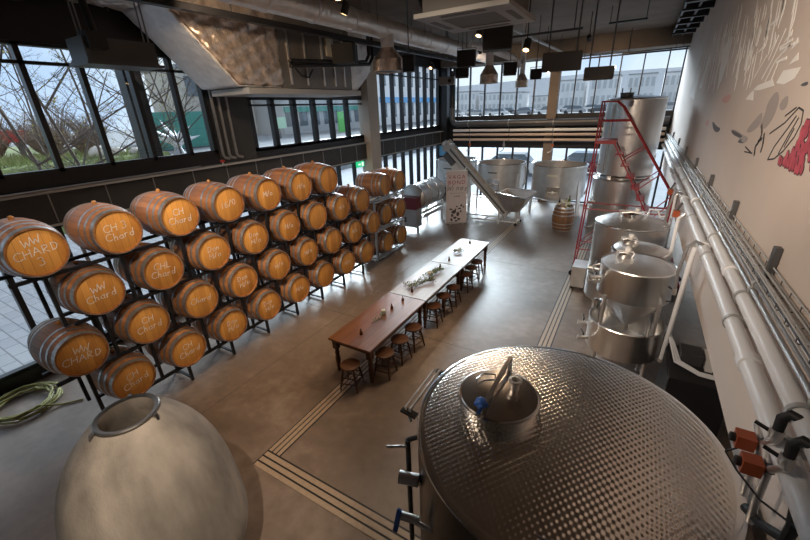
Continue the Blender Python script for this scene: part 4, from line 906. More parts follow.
for k in range(130):   # broken brush streaks
    y = rr.uniform(5.2, 13.5); z = rr.uniform(4.45, 5.5); L = rr.uniform(.12, .55)*(1+(y-5)*.05); w_ = rr.uniform(.004, .018)*(1+(y-5)*.22)
    dy, dz = L*.45, L
    if z+dz > 5.75: continue
    mpoly(mb, [(y, z), (y+dy*.4+w_, z+dz*.4), (y+dy, z+dz), (y+dy*.5-w_, z+dz*.55), (y-w_*.5, z+.08)], .0025)
for p in WLINES: mline(mb, p, .022, .003)
mb.build('white_strokes', M['mwhite'], t, 0)
mb = MB(); [mpoly(mb, soft(p), .002) for p in GREY]; mb.build('grey_bird_shapes', M['mgrey'], t, 0)
for p in DARK:
    mb = MB(); mpoly(mb, soft(p), .0032); mb.build('dark_feather', M['mdark'], t, 0)
for p in PINK:
    mb = MB(); mpoly(mb, soft(p), .002); mb.build('pink_patch', M['mpink'], t, 0)
mb = MB(); [mline(mb, p, .013 if i > 2 else .03, .0036) for i, p in enumerate(BLINES)]; mb.build('line_drawing', M['mline'], t, 0)
gr = MB(); go = MB(); pts = []
def inside(y, z, P):
    c = False
    for (y0, z0), (y1, z1) in zip(P, P[1:]+P[:1]):
        if (z0 > z) != (z1 > z) and y < (y1-y0)*(z-z0)/(z1-z0)+y0: c = not c
    return c
GP = [p for p in GRAPE if p[0] > 3.7]+[(3.45, 3.84), (3.35, 4.0), (3.6, 4.12), (3.95, 4.2)]
for row in range(9):
    for k in range(20):
        y = 4.5-k*.062+(.031 if row % 2 else 0)+rr.uniform(-.01, .01); z = 3.85+row*.048+rr.uniform(-.008, .008)
        if inside(y, z, GP): pts.append((y, z))
for y, z in pts:
    def ell(s): return [(y+s*.031*math.cos(a)+.010*math.sin(a), z+s*.036*math.sin(a)) for a in [2*PI*i/12 for i in range(12)]]
    d = rr.uniform(0, .0008)
    mpoly(go, ell(1.16), .004+d); mpoly(gr, ell(1), .0045+d)
go.build('grape_outlines', M['mline'], t, 0); gr.build('red_grapes', M['mred'], t, 0)

# ------------------------------------------------------------------ pipes on the back wall
def bpipe(label, z, r, mat, x0, x1, up=None):
    t = thing('service_pipe', label, 'pipe', (0, BACK-.32, z), 0, 'pipes across the back wall')
    if up: pts = [(x1, 0, 0)]+[(x0+.25, 0, 0), (x0+.08, 0, .06), (x0, 0, .25)]+[(x0, 0, up)]
    else: pts = [(x0, 0, 0), (x1, 0, 0)]
    MB().tube(pts, r, 14).build('pipe', mat, t)
    for k in range(5):
        x = x0+.9+k*(x1-x0-1.2)/4; MB().lathe([(r+.003, -.02), (r+.015, -.02), (r+.015, .02), (r+.003, .02)], (x, 0, 0), (1, 0, 0), 16, cap=False).box(x-.02, x+.02, r*.6, .155, -.02, .02).build('clip', M['grey'], t)
    return t
bpipe('thick dark grey pipe across the back wall, turning up in the corner', 3.64, .15, M['dgrey2'] if 'dgrey2' in M else M['dgrey'], -8.28, .95, 2.4)
bpipe('bluish white pipe across the back wall under the thick one', 3.33, .065, M['pipewhite'], -8.2, .9)
M['pinkpipe'] = pm('beige_pipe', (.55, .43, .36), .45)
bpipe('beige pipe across the back wall, second from the bottom', 3.13, .06, M['pinkpipe'], -8.2, .9)
bpipe('lowest beige pipe across the back wall', 2.90, .06, M['pinkpipe'], -8.2, .9)
for k, x in enumerate((-7.3, -5.55, -3.3)):
    t = thing('drop_valve', ['left', 'middle', 'right'][k]+' small drop valve under the beige back wall pipes', 'valve', (x, BACK-.32, 2.9), 0, 'drop valves at the back')
    MB().tube([(0, 0, -.03), (0, 0, -.42), (-.08, 0, -.52), (-.2, 0, -.56)], .022, 8).build('pipe', M['steelm'], t); MB().box(-.05, .05, -.05, .05, -.30, -.18).build('handle', M['orange'] if k != 1 else M['grey'], t, 0)

# ------------------------------------------------------------------ ducts and plant under the ceiling, left side
t = thing('air_handling_unit', 'large foil-wrapped air handling unit hung above the left windows', 'air handler', (-7.95, 7.5, 6.75))
ox, oy_, oz = -7.95, 7.5, 6.75
poly = [(1.4, 6.28), (4.55, 6.28), (5.78, 5.02), (6.95, 5.02), (6.95, 6.62), (1.4, 6.62)]
def crumple(poly, x0, x1, n, seed, amp):
    """foil skin: prism along x whose faces are finely divided and pushed in and out"""
    import bmesh
    me = MB().prism([(x0-ox, y-oy_, z-oz) for y, z in poly], (x1-x0, 0, 0)).mesh('foil_wrap', None, 0)
    bm = bmesh.new(); bm.from_mesh(me); bmesh.ops.triangulate(bm, faces=bm.faces)
    for _ in range(5):
        es = [e for e in bm.edges if e.calc_length() > .11]
        if es: bmesh.ops.subdivide_edges(bm, edges=es, cuts=1); bmesh.ops.triangulate(bm, faces=[f for f in bm.faces if len(f.verts) > 3])
    r = random.Random(seed); bm.normal_update()
    for v in bm.verts:
        v.co += v.normal*(amp*(math.sin(v.co.y*17+v.co.z*9)+math.sin(v.co.z*23-v.co.y*11+v.co.x*13))*.5+r.uniform(-amp, amp)*.6)
    bm.to_mesh(me); bm.free(); me.shade_smooth(); return me
me = crumple(poly, -8.6, -7.3, 5, 1, .026); me.materials.append(M['foilb']); link('foil_duct', me, t)
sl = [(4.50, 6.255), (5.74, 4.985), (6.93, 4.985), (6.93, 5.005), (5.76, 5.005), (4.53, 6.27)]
me = crumple(sl, -8.58, -7.33, 5, 4, .007); me.materials.append(M['foil']); link('window_lit_foil_underside', me, t)  # paler foil colour stands in for window light from below
MB().box(-8.55-ox, -7.3-ox, 6.95-oy_, 9.55-oy_, 4.98-oz, 6.45-oz).build('casing', M['panelgrey'] if 'panelgrey' in M else M['dgrey'], t, 0)
me = crumple([(9.55, 4.95), (9.8, 4.98), (10.5, 5.5), (10.5, 6.55), (9.55, 6.55)], -8.6, -7.3, 5, 2, .018); me.materials.append(M['foil']); link('foil_end', me, t)
MB().box(-8.5-ox, -7.22-ox, 5.9-oy_, 9.85-oy_, 4.84-oz, 4.96-oz).build('drain_pan', M['lgrey'], t, 0)
for y, w_ in ((7.2, .05), (7.75, .04), (8.35, .05), (8.8, .04), (9.2, .04)): MB().box(-7.3-ox, -7.27-ox, y-oy_, y+w_-oy_, 5.05-oz, 6.2-oz).build('casing_strip', M['steelm'], t, 0)
MB().box(-7.3-ox, -7.25-ox, 8.55-oy_, 8.75-oy_, 5.75-oz, 6.15-oz).build('isolator', M['flower'], t, 0)
MB().tube([(-7.25-ox, 7.3-oy_, 5.45-oz), (-7.22-ox, 7.5-oy_, 5.25-oz), (-7.22-ox, 7.75-oy_, 5.22-oz), (-7.22-ox, 7.9-oy_, 5.4-oz)], .02, 8).build('drain_hose', M['rubber'], t)
for y in (2.2, 4.2, 6.8, 8.2, 9.4):
    for x in (-8.45, -7.4): MB().cyl((x-ox, y-oy_, 6.2-oz), (x-ox, y-oy_, 0), .012, n=8).build('hanger_rod', M['dgrey'], t)

t = thing('spiral_duct', 'long round foil-clad duct running under the ceiling', 'duct', (-5.42, 9, 6.12))
MB().lathe([(.21, -6.8), (.21, 6.6)], (0, 0, 0), (0, 1, 0), 28).build('duct', M['duct'], t)
for k in range(12): MB().lathe([(.21, -.03), (.222, -.02), (.222, .02), (.21, .03)], (0, -6.2+1.1*k, 0), (0, 1, 0), 28, cap=False).build('joint_band', M['foil'], t)
for k in range(6):
    y = -5.5+2.2*k
    for x in (-.2, .2): MB().cyl((x, y, 0), (x, y, .63), .008, n=8).build('hanger_rod', M['dgrey'], t)
def diffuser(label, x, y, zb, r, ztop, h):
    t = thing('duct_diffuser', label, 'diffuser', (x, y, zb), 0, 'bottle shaped diffusers')
    MB().lathe([(r*1.04, 0), (r*1.04, .02), (r, .03), (r, h*.5), (r*.97, h*.52), (r*.42, h)], n=28, cap=False).build('bell', M['foilb'], t)
    MB().lathe([(0, .03), (r*.98, .02)], n=28, cap=False).build('grille', M['dgrey'], t)
    MB().lathe([(r*.42, h), (r*.42, ztop-zb)], n=20).build('neck', M['foil'], t)
diffuser('largest bottle-shaped foil diffuser hanging from the round duct', -5.38, 8.5, 5.24, .36, 6.0, .50)
diffuser('middle bottle-shaped foil diffuser before the back windows', -3.93, 11.5, 5.0, .25, 6.75, .45)
diffuser('smallest bottle-shaped foil diffuser nearest the back windows', -3.52, 13.5, 4.93, .19, 6.75, .38)
t = thing('flexible_duct', 'short silver flexible duct between the two smaller diffusers', 'duct', (0, 0, 0))
MB().tube([(-4.6, 11.7, 6.05), (-4.2, 12.4, 5.95), (-3.75, 13.2, 5.75), (-3.6, 13.42, 5.55)], .10, 14).build('duct', M['foil'], t)
MB().cyl((-4.2, 12.4, 5.95), (-4.2, 12.4, 6.75), .01, n=8).build('hanger_rod', M['dgrey'], t)

# ------------------------------------------------------------------ hanging speakers, panels, lamps
M['spk'] = pm('speaker_black', (.028, .027, .027), .6)
def rods(t, xs, z0, z1, r=.010):
    for x, y in xs: MB().cyl((x, y, z0), (x, y, z1), r, n=8).build('hanger_rod', M['dgrey'], t)
def speaker(label, x, y, z, w_, h, rz=0.):
    t = thing('hanging_speaker', label, 'speaker', (x, y, z), rz, 'black speakers under the ceiling')
    d = w_*.35
    MB().box(-w_/2, w_/2, -d, d, -h/2, h/2).build('cabinet', M['spk'], t, 0)
    MB().box(-w_/2+.02, w_/2-.02, -d-.008, -d, -h/2+.02, h/2-.02).build('grille', M['rubber'], t, 0)
    MB().bar((-w_/2-.01, 0, -h*.3), (-w_/2-.01, 0, h/2+.05), .012, .04).bar((w_/2+.01, 0, -h*.3), (w_/2+.01, 0, h/2+.05), .012, .04).bar((-w_/2-.01, 0, h/2+.05), (w_/2+.01, 0, h/2+.05), .04, .012).build('bracket', M['dgrey'], t, 0)
    rods(t, [(0, 0)], h/2+.05, 6.75-z)
RZ = .3
speaker('black speaker hanging in front of the foil-wrapped air handler', -6.64, 8.5, 5.73, .54, .42, RZ)
speaker('black speaker beside the largest foil diffuser', -4.82, 8.5, 5.37, .26, .34, RZ)
speaker('largest black speaker, just under the ceiling cassette', -2.60, 8.0, 5.57, .52, .40, RZ)
speaker('black speaker left of the middle diffuser, upper of a pair', -4.02, 10.0, 5.51, .44, .36, RZ)
speaker('small black speaker left of the middle diffuser, lower of a pair', -4.25, 10.3, 5.22, .32, .22, RZ)
speaker('black speaker between the two smaller diffusers', -3.49, 12.0, 5.36, .36, .33, RZ)
speaker('smallest black speaker right of the smallest diffuser', -2.98, 13.0, 5.24, .31, .28, RZ)
t = thing('hanging_projector', 'grey projector hanging by the corner of the left and back windows', 'projector', (-5.45, 12, 5.17), .3, None)
MB().box(-.24, .24, -.18, .18, -.10, .12).build('body', M['grey'], t, 0); MB().lathe([(.05, 0), (.05, .05), (.03, .05)], (.1, -.18, 0), (0, -1, 0), 16).build('lens', M['black'], t); rods(t, [(0, 0)], .12, 1.58, .015)
def heater(label, x, y, z, w_, h, tilt, rz):
    t = thing('ceiling_heater', label, 'heater', (x, y, z), rz, 'flat dark heaters under the ceiling')
    a = MB().box(-w_/2, w_/2, -.07, .07, -h/2, h/2).build('casing', M['brownp'], t, 0); a.rotation_euler = (tilt, 0, 0)
    b_ = MB().box(-w_/2+.03, w_/2-.03, -.078, -.07, -h/2+.03, h/2-.03).build('front_grille', M['dgrey'], a, 0)
    rods(t, [(-w_*.35, 0), (w_*.35, 0)], 0, 6.75-z, .014)
M['brownp'] = pm('brown_grey_panel', (.085, .075, .066), .6)
heater('wide flat dark panel hanging before the back windows', -1.58, 9.0, 5.17, .74, .34, 0, .2)
heater('smaller flat dark panel hanging right of the wide one', -.87, 9.0, 4.91, .52, .20, -.3, .2)
t = thing('ceiling_cassette', 'pale grey square air conditioning cassette hanging under the ceiling', 'air conditioner', (-2.0, 5.3, 5.40))
fr = MB()
for a in ((-.58, .58, -.60, -.34), (-.58, .58, .34, .60), (-.58, -.34, -.34, .34), (.34, .58, -.34, .34)): fr.box(a[0], a[1], a[2], a[3], 0, .05)
fr.build('fascia', M['acgrey'], t, 0)
MB().box(-.34, .34, -.34, .34, .012, .05).build('return_grille', M['acgrille'], t, 0)
for a in ((-.28, .28, -.52, -.44), (-.28, .28, .44, .52), (-.52, -.44, -.28, .28), (.44, .52, -.28, .28)): MB().box(a[0], a[1], a[2], a[3], -.004, .0).build('air_slot', M['brownp'], t, 0)
MB().box(-.5, .5, -.52, .52, .05, .33).build('body', M['brownp'], t, 0)
rods(t, [(-.52, -.54), (.52, -.54), (-.52, .54), (.52, .54)], .30, 1.35)
MB().tube([(-.5, .3, .2), (-.9, .3, .25), (-1.0, .3, .5), (-1.0, .3, 1.35)], .03, 8).build('pipe', M['rubber'], t)
t = thing('fan_heater', 'suspended grey box heater hanging in front of the left windows', 'heater', (-7.25, 3.52, 5.38))
MB().box(-.25, .25, -.50, .50, -.16, .16).build('casing', M['dgrey'], t, 0)
MB().box(.25, .256, -.42, .44, -.10, .12).build('front_panel', M['brownp'], t, 0)
MB().box(-.30, .32, -.54, .54, -.20, -.16).build('base_tray', M['dgrey'], t, 0)
MB().box(.10, .34, -.46, -.22, .0, .22).build('motor', M['black'], t, 0)
for y in (-.45, .45):
    for x in (.08, .2): MB().cyl((x, y, .16), (x, y, 1.37), .012, n=8).build('hanger_rod', M['grey'], t)
MB().tube([(.22, -.30, .2), (.22, -.34, .7), (.22, -.38, 1.37)], .05, 10).build('flue', M['black'], t)
def beam(name, label, a, b, w_, h, mat, hang=()):
    t = thing(name, label, 'cable tray', a, 0); a = Vector(a); b = Vector(b)
    MB().bar((0, 0, 0), b-a, w_, h).build('tray', mat, t, 0)
    for u in hang:
        p = (b-a)*u; MB().cyl(p, (p.x, p.y, 6.75-a.z), .010, n=8).build('hanger_rod', M['dgrey'], t)
    return t
beam('cable_trunking', 'dark cable trunking along the left under the ceiling', (-6.55, .8, 6.02), (-6.3, 15.5, 6.02), .14, .10, M['black'], (.1, .3, .5, .7, .9))
beam('cable_trunking', 'dark cable trunking beside the round duct', (-6.0, 1.5, 6.35), (-6.0, 16, 6.35), .10, .06, M['black'], (.2, .5, .8))
beam('track_rail', 'white lighting track running towards the back windows', (-3.30, 8.9, 6.20), (-3.05, 17.4, 6.20), .07, .05, M['lgrey'], (.1, .4, .7, .95))
beam('cable_trunking', 'dark cable ladder crossing in front of the back windows at the right', (-2.7, 18.05, 5.98), (1.0, 18.05, 6.0), .08, .05, M['black'], (.1, .5, .9))
beam('cable_trunking', 'second dark cable ladder at the right of the back windows', (-1.0, 17.4, 5.98), (1.0, 17.4, 6.0), .06, .04, M['black'], (.1, .9))
beam('track_rail', 'dark lighting track crossing in front of the heaters', (-2.9, 9.3, 5.75), (-1.3, 9.3, 5.75), .045, .04, M['dgrey'], (.1, .9))
t = thing('dark_pipe_pair', 'pair of dark pipes dropping from the ceiling and turning along the air handler', 'pipe', (0, 0, 0))
for k in (0, 1): MB().tube([(-6.9, 9.9+.18*k, 6.75), (-6.9, 9.9+.18*k, 5.85-.05*k), (-6.9, 9.75+.15*k, 5.68-.06*k), (-6.9, 9.4, 5.64-.06*k), (-6.95, 6.9, 5.50-.10*k)], .045, 10).build('pipe', M['black'], t)
t = thing('ceiling_trapeze', 'thin dark trapeze hanger under the bare ceiling slab', 'hanger', (-.75, 13.2, 6.35))
MB().bar((-.45, 0, 0), (.45, 0, 0), .05, .04).build('bar', M['black'], t, 0); rods(t, [(-.42, 0), (.42, 0)], 0, .40)
t = thing('corner_pipe_stack', 'upright black pipe pair in the far left corner', 'pipe', (-8.3, 18.7, 0))
for x in (0, .18): MB().cyl((x, 0, 4.4), (x, 0, 6.16), .05, n=12).build('pipe', M['black'], t)
def lamp(label, p, aim, power, lit=True):
    t = thing('track_spotlight', label, 'lamp', p, 0, 'track spotlights under the ceiling')
    d = (Vector(aim)-Vector(p)).normalized()
    MB().lathe([(.055, -.10), (.06, -.08), (.062, .08), (.055, .085)], (0, 0, 0), d, 18).build('housing', M['spk'], t)
    MB().lathe([(0, .087), (.05, .087)], (0, 0, 0), d, 18, cap=False).build('lens', M['lens'], t, 0)
    MB().cyl((0, 0, 0), (0, 0, 6.75-p[2]), .010, n=8).build('stem', M['black'], t)
    spot('spotlight', Vector(p)+d*.10, aim, power, (1, .72, .46), 1.5, .9, .05)
M['lens'] = emit('warm_lamp_lens', (1, .62, .28), 6)
lamp('warm spotlight close under the ceiling cassette', (-2.77, 7.5, 5.65), (-3.4, 5.0, 0), 160)
lamp('black spotlight right of the ceiling cassette', (-1.91, 7.5, 5.34), (-2.2, 4.5, 0), 160)
lamp('black spotlight above the brown table', (-4.1, 5.2, 6.0), (-3.9, 4.6, .7), 140)
lamp('warm spotlight in front of the corner windows', (-6.3, 12.6, 5.7), (-6.2, 9.0, 1.5), 160)
lamp('small added spotlight brightening the left part of the back wall pipes', (-5.0, 13.6, 6.1), (-5.2, 19.0, 3.2), 420)  # extra lamp, added to lift the backlit pipes
lamp('small added spotlight brightening the right part of the back wall pipes', (-1.7, 13.6, 6.1), (-1.6, 19.0, 3.2), 420)  # likewise added to brighten the pipes
lamp('black spotlight facing the crumpled foil of the air handler', (-5.6, 3.9, 6.0), (-7.3, 6.0, 5.6), 170)
lamp('black spotlight between the duct and the barrels', (-4.6, 3.2, 6.1), (-6.2, 2.6, 1.8), 170)
lamp('black spotlight facing the middle of the barrel rows', (-4.6, 6.0, 6.0), (-6.2, 5.6, 1.8), 170)

# ------------------------------------------------------------------ small things on the left wall
t = thing('pier_pipes', 'three upright grey pipes on the dark pier between the left windows', 'pipe', (-8.8, 6.3, 3.42))
for k, y in enumerate((-.24, -.08, .12)): MB().tube([(.02*k, y, 1.7), (.02*k, y, .12), (.02*k, y+.04, .05), (.02*k, y+.16, .02)], .035, 10).build('pipe', M['grey'], t)
t = thing('red_valve', 'small red valve handle on the ledge at the foot of the pier pipes', 'valve', (-8.70, 5.93, 3.33))
MB().cyl((0, 0, 0), (0, 0, .07), .02).build('stem', M['steelm'], t); MB().lathe([(.05, 0), (.06, .02), (.05, .05), (0, .05)], (0, 0, .06), n=14).build('handle', M['red2'], t)
t = thing('ledge_conduit', 'thin grey conduit lying along the left ledge', 'pipe', (-8.74, 2, 3.33))
MB().tube([(0, -4, .022), (0, 1.2, .022), (-.03, 2.6, .022), (-.05, 3.4, .022)], .02, 8).build('pipe', M['grey'], t)
t = thing('exit_sign', 'small green exit sign under the left spandrel', 'sign', (-8.84, 11.65, 2.585), 0)
MB().box(-.03, .03, -.22, .22, -.10, .10).build('panel', M['green'], t, 0)
mb = MB().box(.031, .034, -.16, -.06, -.02, .02).box(.031, .034, .06, .17, -.07, .07)
mb.prism([(.031, -.06, -.055), (.031, .0, 0), (.031, -.06, .055)], (.003, 0, 0)); mb.build('white_symbol', emit('sign_white', (.8, 1, .85), 1.0), t, 0)
MB().cyl((0, 0, .10), (0, 0, .118), .012, n=8).build('bracket', M['dgrey'], t)
t = thing('hose_coil', 'coil of yellow-green hose lying on the floor by the left windows', 'hose', (-8.25, .95, 0)); r = random.Random(2); pts = []
for i in range(170):
    a = 2*PI*i/24; k = i/24; R2 = .40+.05*math.sin(k*2.3)+.03*r.uniform(-1, 1); pts.append((R2*math.cos(a)*1.1+.03*math.sin(k*3), R2*math.sin(a)+.04*math.cos(k*2.1), .020+.014*k+.01*abs(math.sin(a*1.5+k))))
pts += [(.55, .3, .02), (.75, .55, .02)]
MB().tube(pts, .016, 8).build('hose', M['hose'], t)

# ------------------------------------------------------------------ outdoors
def gslab(n, x0, x1, y0, y1, z0, z1, m): return struct(n, MB().box(x0, x1, y0, y1, z0, z1), m)
gslab('ground_pavement', -21, -9.15, -25, 19.35, -.25, -.05, M['paver'])
gslab('ground_forecourt', -21, 30, 19.35, 62, -.25, -.05, M['forecourt'])
struct('ground_bank', MB().prism([(-21, -25, -.3), (-24, -25, 2.62), (-24.2, -25, 2.66), (-120, -25, 2.66), (-120, -25, -.3)], (0, 38, 0)), M['grass'])
struct('ground_yard', MB().prism([(-21, 13, -.3), (-23, 13, 2.3), (-120, 13, 2.3), (-120, 13, -.3)], (0, 60, 0)), M['asphalt'])
struct('ground_car_park', MB().prism([(-120, 62, -.3), (-120, 66, 2.5), (-120, 190, 2.5), (-120, 190, -.3)], (200, 0, 0)), M['asphalt'])
struct('column_outside', MB().box(-9.75, -9.45, 4.62, 4.98, 0, 6.9), M['frame'])
def tree(name, label, x, y, z, h, seed, spread_, depth, group, leaves=0, lean=(0, 0)):
    t = thing(name, label, 'tree', (x, y, z), 0, group); r = random.Random(seed); trunk = MB(); tw = MB(); lf = MB()
    def grow(p, d, L, rad, lv):
        n = 4; pts = [p]; 
        for i in range(n):
            d = (d+Vector((r.uniform(-1, 1), r.uniform(-1, 1), r.uniform(-.3, .6)))*.13).normalized(); pts.append(pts[-1]+d*L/n)
        (trunk if lv == 0 else tw).tube(pts, [rad*(1-.55*i/n) for i in range(n+1)], 6 if lv < 2 else 4)
        if lv < depth:
            for i in range(r.randint(4, 6) if lv == 0 else r.randint(3, 4)):
                k = r.uniform(.25 if lv == 0 else .2, 1); q = pts[0].lerp(pts[-1], k) if lv else pts[min(n, int(k*n))]
                a = r.uniform(0, 2*PI); nd = (d*r.uniform(.3, .9)+Vector((math.cos(a), math.sin(a), r.uniform(-.1, .5)))*spread_).normalized()
                grow(q, nd, L*r.uniform(.38, .62), rad*.5, lv+1)
        elif leaves:
            for i in range(leaves):
                q = pts[r.randint(0, n)]+Vector((r.uniform(-.1, .1), r.uniform(-.1, .1), r.uniform(-.1, .1))); s = r.uniform(.02, .05)
                lf.add([q, q+Vector((s, 0, s)), q+Vector((0, s, s*1.5)), q+Vector((-s, 0, s))], [(0, 1, 2), (0, 2, 3)])
    grow(Vector((0, 0, 0)), Vector((lean[0], lean[1], 1)).normalized(), h, h*.0075+.012, 0)
    trunk.build('trunk', M['twig'], t, 40); tw.build('branches', M['twig'], t, 0)
    if lf.f: lf.build('leaves', M['yleaf'], t, 0)
M['yleaf'] = pm('yellowing_leaf', (.30, .24, .05), .8)
tree('bare_tree', 'bare young tree with thin yellowing leaves just outside the left windows', -13.2, 5.5, -.05, 6.6, 4, .9, 4, 'bare trees outside', 1, (.0, -.06))
tree('bare_tree', 'bare tree outside near the left edge of the picture', -15.0, 4.6, -.05, 6.8, 9, .9, 4, 'bare trees outside', 1)
tree('bare_tree', 'bare tree farther right, before the pale rocks outside', -17.5, 9.2, -.05, 6.5, 21, .9, 4, 'bare trees outside', 2)
tree('bare_tree', 'bare tree on the grass bank behind the others', -27, 8.2, 2.6, 6.0, 33, .9, 4, 'bare trees outside')
tree('bare_tree', 'slender bare tree between the two trees nearest the left windows', -18.6, 7.4, -.05, 7.2, 52, .8, 4, 'bare trees outside', 1)
tree('bare_tree', 'slender bare tree close to the star sculpture outside', -19.0, 10.9, -.05, 6.8, 61, .7, 4, 'bare trees outside', 1)
for k, (x, y, h, s, l) in enumerate(((-29, 6.6, 2.0, 5, 'brown bare shrub left of the grass bank outside'), (-28, 8.6, 1.9, 6, 'brown bare shrub in the middle of the grass bank'), (-27, 10.0, 1.8, 7, 'brown bare shrub at the right of the grass bank'), (-32, 9.6, 2.4, 8, 'brown bare shrub behind the other shrubs'), (-31, 7.4, 2.2, 18, 'brown bare shrub beyond the red barrier'), (-34, 11.2, 3.4, 28, 'tall brown bare shrub behind the boulders'), (-35, 8.2, 3.2, 38, 'tall brown bare shrub far behind the red barrier'), (-33, 13.0, 3.0, 48, 'brown bare shrub beside the green container'))):
    t = thing('bare_shrub', l, 'shrub', (x, y, 2.64), 0, 'shrubs on the grass bank'); r = random.Random(s); mb = MB(); lf = MB()
    for i in range(90):
        a = r.uniform(0, 2*PI); d = Vector((math.cos(a)*r.uniform(.2, .9), math.sin(a)*r.uniform(.2, .9), 1)).normalized(); p = d*h*r.uniform(.6, 1); mb.tube([(0, 0, 0), p*.5+Vector((0, 0, .1)), p], [.03, .018, .006], 4)
        for q in range(4):
            b0 = p*r.uniform(.4, .9); e = b0+Vector((r.uniform(-.5, .5), r.uniform(-.5, .5), r.uniform(0, .5))); mb.tube([b0, e], [.012, .004], 4)
    mb.build('twigs', M['twig2'], t, 0)
t = thing('grass_tufts', 'rough tufts of grass on the bank outside', 'grass', (-25, 7, 2.6)); t['kind'] = 'stuff'; r = random.Random(3); mb = MB()
for i in range(2600):
    x = r.uniform(-6, 1.6); y = r.uniform(-4, 5.5); s = r.uniform(.12, .45); z0 = .04 if x < .9 else .04-(x-.9)*.95
    a = r.uniform(0, PI); c_, s_ = math.cos(a)*.04, math.sin(a)*.04; mb.add([(x-c_, y-s_, z0-.05), (x+c_, y+s_, z0-.05), (x+r.uniform(-.15, .15), y+r.uniform(-.15, .15), z0+s)], [(0, 1, 2)])
mb.build('blades', M['grass2'], t, 0)
t = thing('red_barrier', 'low red barrier behind the grass bank outside', 'barrier', (-30, 6.6, 2.66)); MB().box(-.2, .2, -1.6, 2.0, .9, 1.5).build('beam', M['red2'], t, 0)
for y in (-1.3, 0, 1.6): MB().box(-.15, .15, y-.1, y+.1, 0, .9).build('post', M['dgrey'], t, 0)
for k, (x, y, s, l) in enumerate(((-25, 9.9, .55, 'large pale boulder on the grass bank'), (-25.4, 10.9, .42, 'middle pale boulder on the grass bank'), (-24.8, 11.6, .34, 'small pale boulder at the right end of the grass bank'))):
    t = thing('boulder', l, 'rock', (x, y, 2.62), k*.9, 'pale boulders outside'); mb = MB().ball((0, 0, s*.45), s, 14, 9, (1.1, .9, .7)); r = random.Random(k)
    mb.v = [(v[0]*r.uniform(.92, 1.06), v[1]*r.uniform(.92, 1.06), max(-.05, v[2]*r.uniform(.92, 1.06))) for v in mb.v]; mb.build('stone', M['tan'], t, 60)
t = thing('star_sculpture', 'white spiky star-shaped sculpture outside the left windows', 'sculpture', (-24.5, 13.9, 2.3)); mb = MB(); r = random.Random(8)
for i in range(11):
    a = 2*PI*i/11; d = Vector((math.cos(a)*.5, math.sin(a), r.uniform(.1, 1.1))).normalized(); c0 = Vector((0, 0, .75)); s = Vector((0, 0, 1)).cross(d).normalized(); u = d.cross(s); mb.tube([c0, c0+d*.5, c0+d*1.5], [.24, .17, .01], 6)
mb.ball((0, 0, .75), .32); mb.build('star', M['white'], t, 60); MB().lathe([(.4, 0), (.3, .25), (.15, .6)], n=16).build('base', M['grey'], t)
t = thing('shipping_container', 'green shipping container in the yard outside', 'container', (-30.5, 18.5, 2.3))
MB().box(-1.2, 1.2, -3.2, 3.0, .1, 2.6).build('body', M['teal'], t, 0)
rb = MB()
for k in range(24): rb.box(1.2, 1.23, -3.1+.25*k, -2.98+.25*k, .2, 2.5)
rb.build('ribs', M['teal'], t, 0); MB().box(-1.25, 1.25, -3.25, 3.05, 0, .1).build('base_frame', M['dgrey'], t, 0)
def building(label, x, y, z, w_, d, h, wall, sx=0, band=None, n=6, fl_=2, face='x'):
    t = thing('street_building', label, 'building', (x, y, z), 0, 'buildings outside')
    MB().box(-d/2, d/2, -w_/2, w_/2, 0, h).build('walls', wall, t, 0)
    MB().box(-d/2-.2, d/2+.2, -w_/2-.2, w_/2+.2, h, h+.3).build('roof', M['grey'], t, 0)
    for f_ in range(fl_):
        for k in range(n):
            if face == 'x': y0 = -w_/2+w_*(k+.2)/n; y1 = -w_/2+w_*(k+.8)/n; z0 = h*(f_+.25)/fl_; z1 = h*(f_+.8)/fl_; MB().box(d/2, d/2+.05, y0, y1, z0, z1).build('window', M['bwin'], t, 0)
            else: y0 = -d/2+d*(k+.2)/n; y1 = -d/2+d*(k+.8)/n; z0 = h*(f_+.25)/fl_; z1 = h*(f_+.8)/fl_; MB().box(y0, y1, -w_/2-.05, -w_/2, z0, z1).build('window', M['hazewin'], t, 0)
    if band: MB().box(d/2, d/2+.25, -w_/2+.3, w_/2-.3, h*.36, h*.45).build('awning', band, t, 0)
building('beige low building behind the green container', -42, 28, 2.3, 8, 6, 6.6, M['tan'], n=4)
building('grey glazed building with teal awning seen through the middle left windows', -38, 40, 2.3, 15, 6, 6.5, M['lgrey'], band=M['teal'], n=7)
building('white building seen through the far left windows', -38, 62, 2.3, 20, 6, 9, M['white'], band=M['lblue'], n=7)
t = thing('green_advert', 'bright green advertising panel in the yard outside the middle left windows', 'sign', (-30, 37, 2.3)); MB().box(-.08, .08, -.9, .9, .0, 2.2).build('panel', M['adgreen'], t, 0)
t = thing('green_advert', 'small pale green sign board outside, left of the bright green panel', 'sign', (-30, 27.2, 2.3)); MB().box(-.08, .08, -.9, .9, .9, 1.9).build('panel', M['adgreen2'], t, 0); MB().box(-.06, .06, -.06, .06, 0, .9).build('post', M['dgrey'], t, 0)
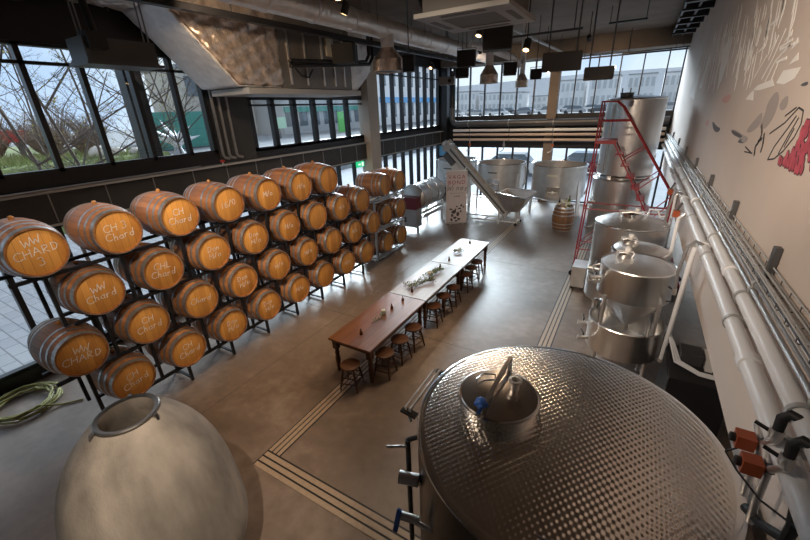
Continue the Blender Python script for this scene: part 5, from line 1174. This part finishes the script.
# distant city edge and the car park beyond the back windows
r = random.Random(12)
for k in range(11):
    w2 = r.uniform(8, 9.6); x = -86+k*10.5; h = r.uniform(4.5, 8.5) if k < 6 else r.uniform(7.5, 10)
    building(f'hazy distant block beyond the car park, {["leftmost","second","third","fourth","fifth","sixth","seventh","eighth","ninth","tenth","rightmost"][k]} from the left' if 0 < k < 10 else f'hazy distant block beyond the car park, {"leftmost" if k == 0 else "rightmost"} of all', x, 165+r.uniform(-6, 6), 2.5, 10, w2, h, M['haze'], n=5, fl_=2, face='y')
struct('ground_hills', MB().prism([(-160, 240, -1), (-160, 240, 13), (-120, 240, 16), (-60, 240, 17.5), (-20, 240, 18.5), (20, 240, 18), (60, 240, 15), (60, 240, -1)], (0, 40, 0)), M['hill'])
carm = [M['white'], M['grey'], M['lgrey'], M['dgrey'], M['burg']]
def car_meshes():
    d = {}
    d['body'] = MB().prism([(-2.1, -.85, .25), (-2.15, -.85, .7), (-1.3, -.85, .85), (1.9, -.85, .9), (2.1, -.85, .6), (2.1, -.85, .25)], (0, 1.7, 0))
    d['cabin'] = MB().add([(-1.3, -.8, .85), (1.7, -.8, .88), (1.2, -.62, 1.42), (-.6, -.62, 1.42), (-1.3, .8, .85), (1.7, .8, .88), (1.2, .62, 1.42), (-.6, .62, 1.42)], [(0, 1, 2, 3), (7, 6, 5, 4), (0, 3, 7, 4), (1, 5, 6, 2), (3, 2, 6, 7), (0, 4, 5, 1)])
    return d
CMS = car_meshes(); bodies = [CMS['body'].mesh('body', m, 0) for m in carm]; cabin = CMS['cabin'].mesh('cabin', M['bwin'], 0)
wheel = MB().lathe([(.30, -.1), (.32, 0), (.30, .1)], (0, 0, 0), (0, 1, 0), 16).mesh('wheel', M['rubber'])
ORD10 = ORD+['tenth from the left']
CN = {0: 'white', 1: 'mid grey', 2: 'pale grey', 3: 'dark grey', 4: 'dark red'}
def car(x, y, z, c, label, group, rz=0):
    t = thing('parked_car', label, 'car', (x, y, z), rz, group); link('body', bodies[c], t); link('cabin', cabin, t)
    for a in (-1.35, 1.3):
        for b_ in (-.8, .8): o = link('wheel', wheel, t); o.location = (a, b_, .32)
for row, (y, x0, n, rw) in enumerate(((84, -36, 9, 'nearer'), (104, -45, 10, 'farther'))):
    for k in range(n):
        c = [0, 2, 0, 1, 0, 2, 3, 0, 2, 0][(k+row*3) % 10]
        car(x0+k*4.9+r.uniform(-.3, .3), y, 2.5, c, f'{CN[c]} car, {ORD10[k]} in the {rw} car park row', 'cars in the car park', r.uniform(-.04, .04))
car(-7.6, 27, -.05, 0, 'white car parked close outside the lower back windows', 'cars close outside', .1)
car(-2.9, 28.5, -.05, 4, 'dark red car parked close outside the lower back windows', 'cars close outside', -.05)
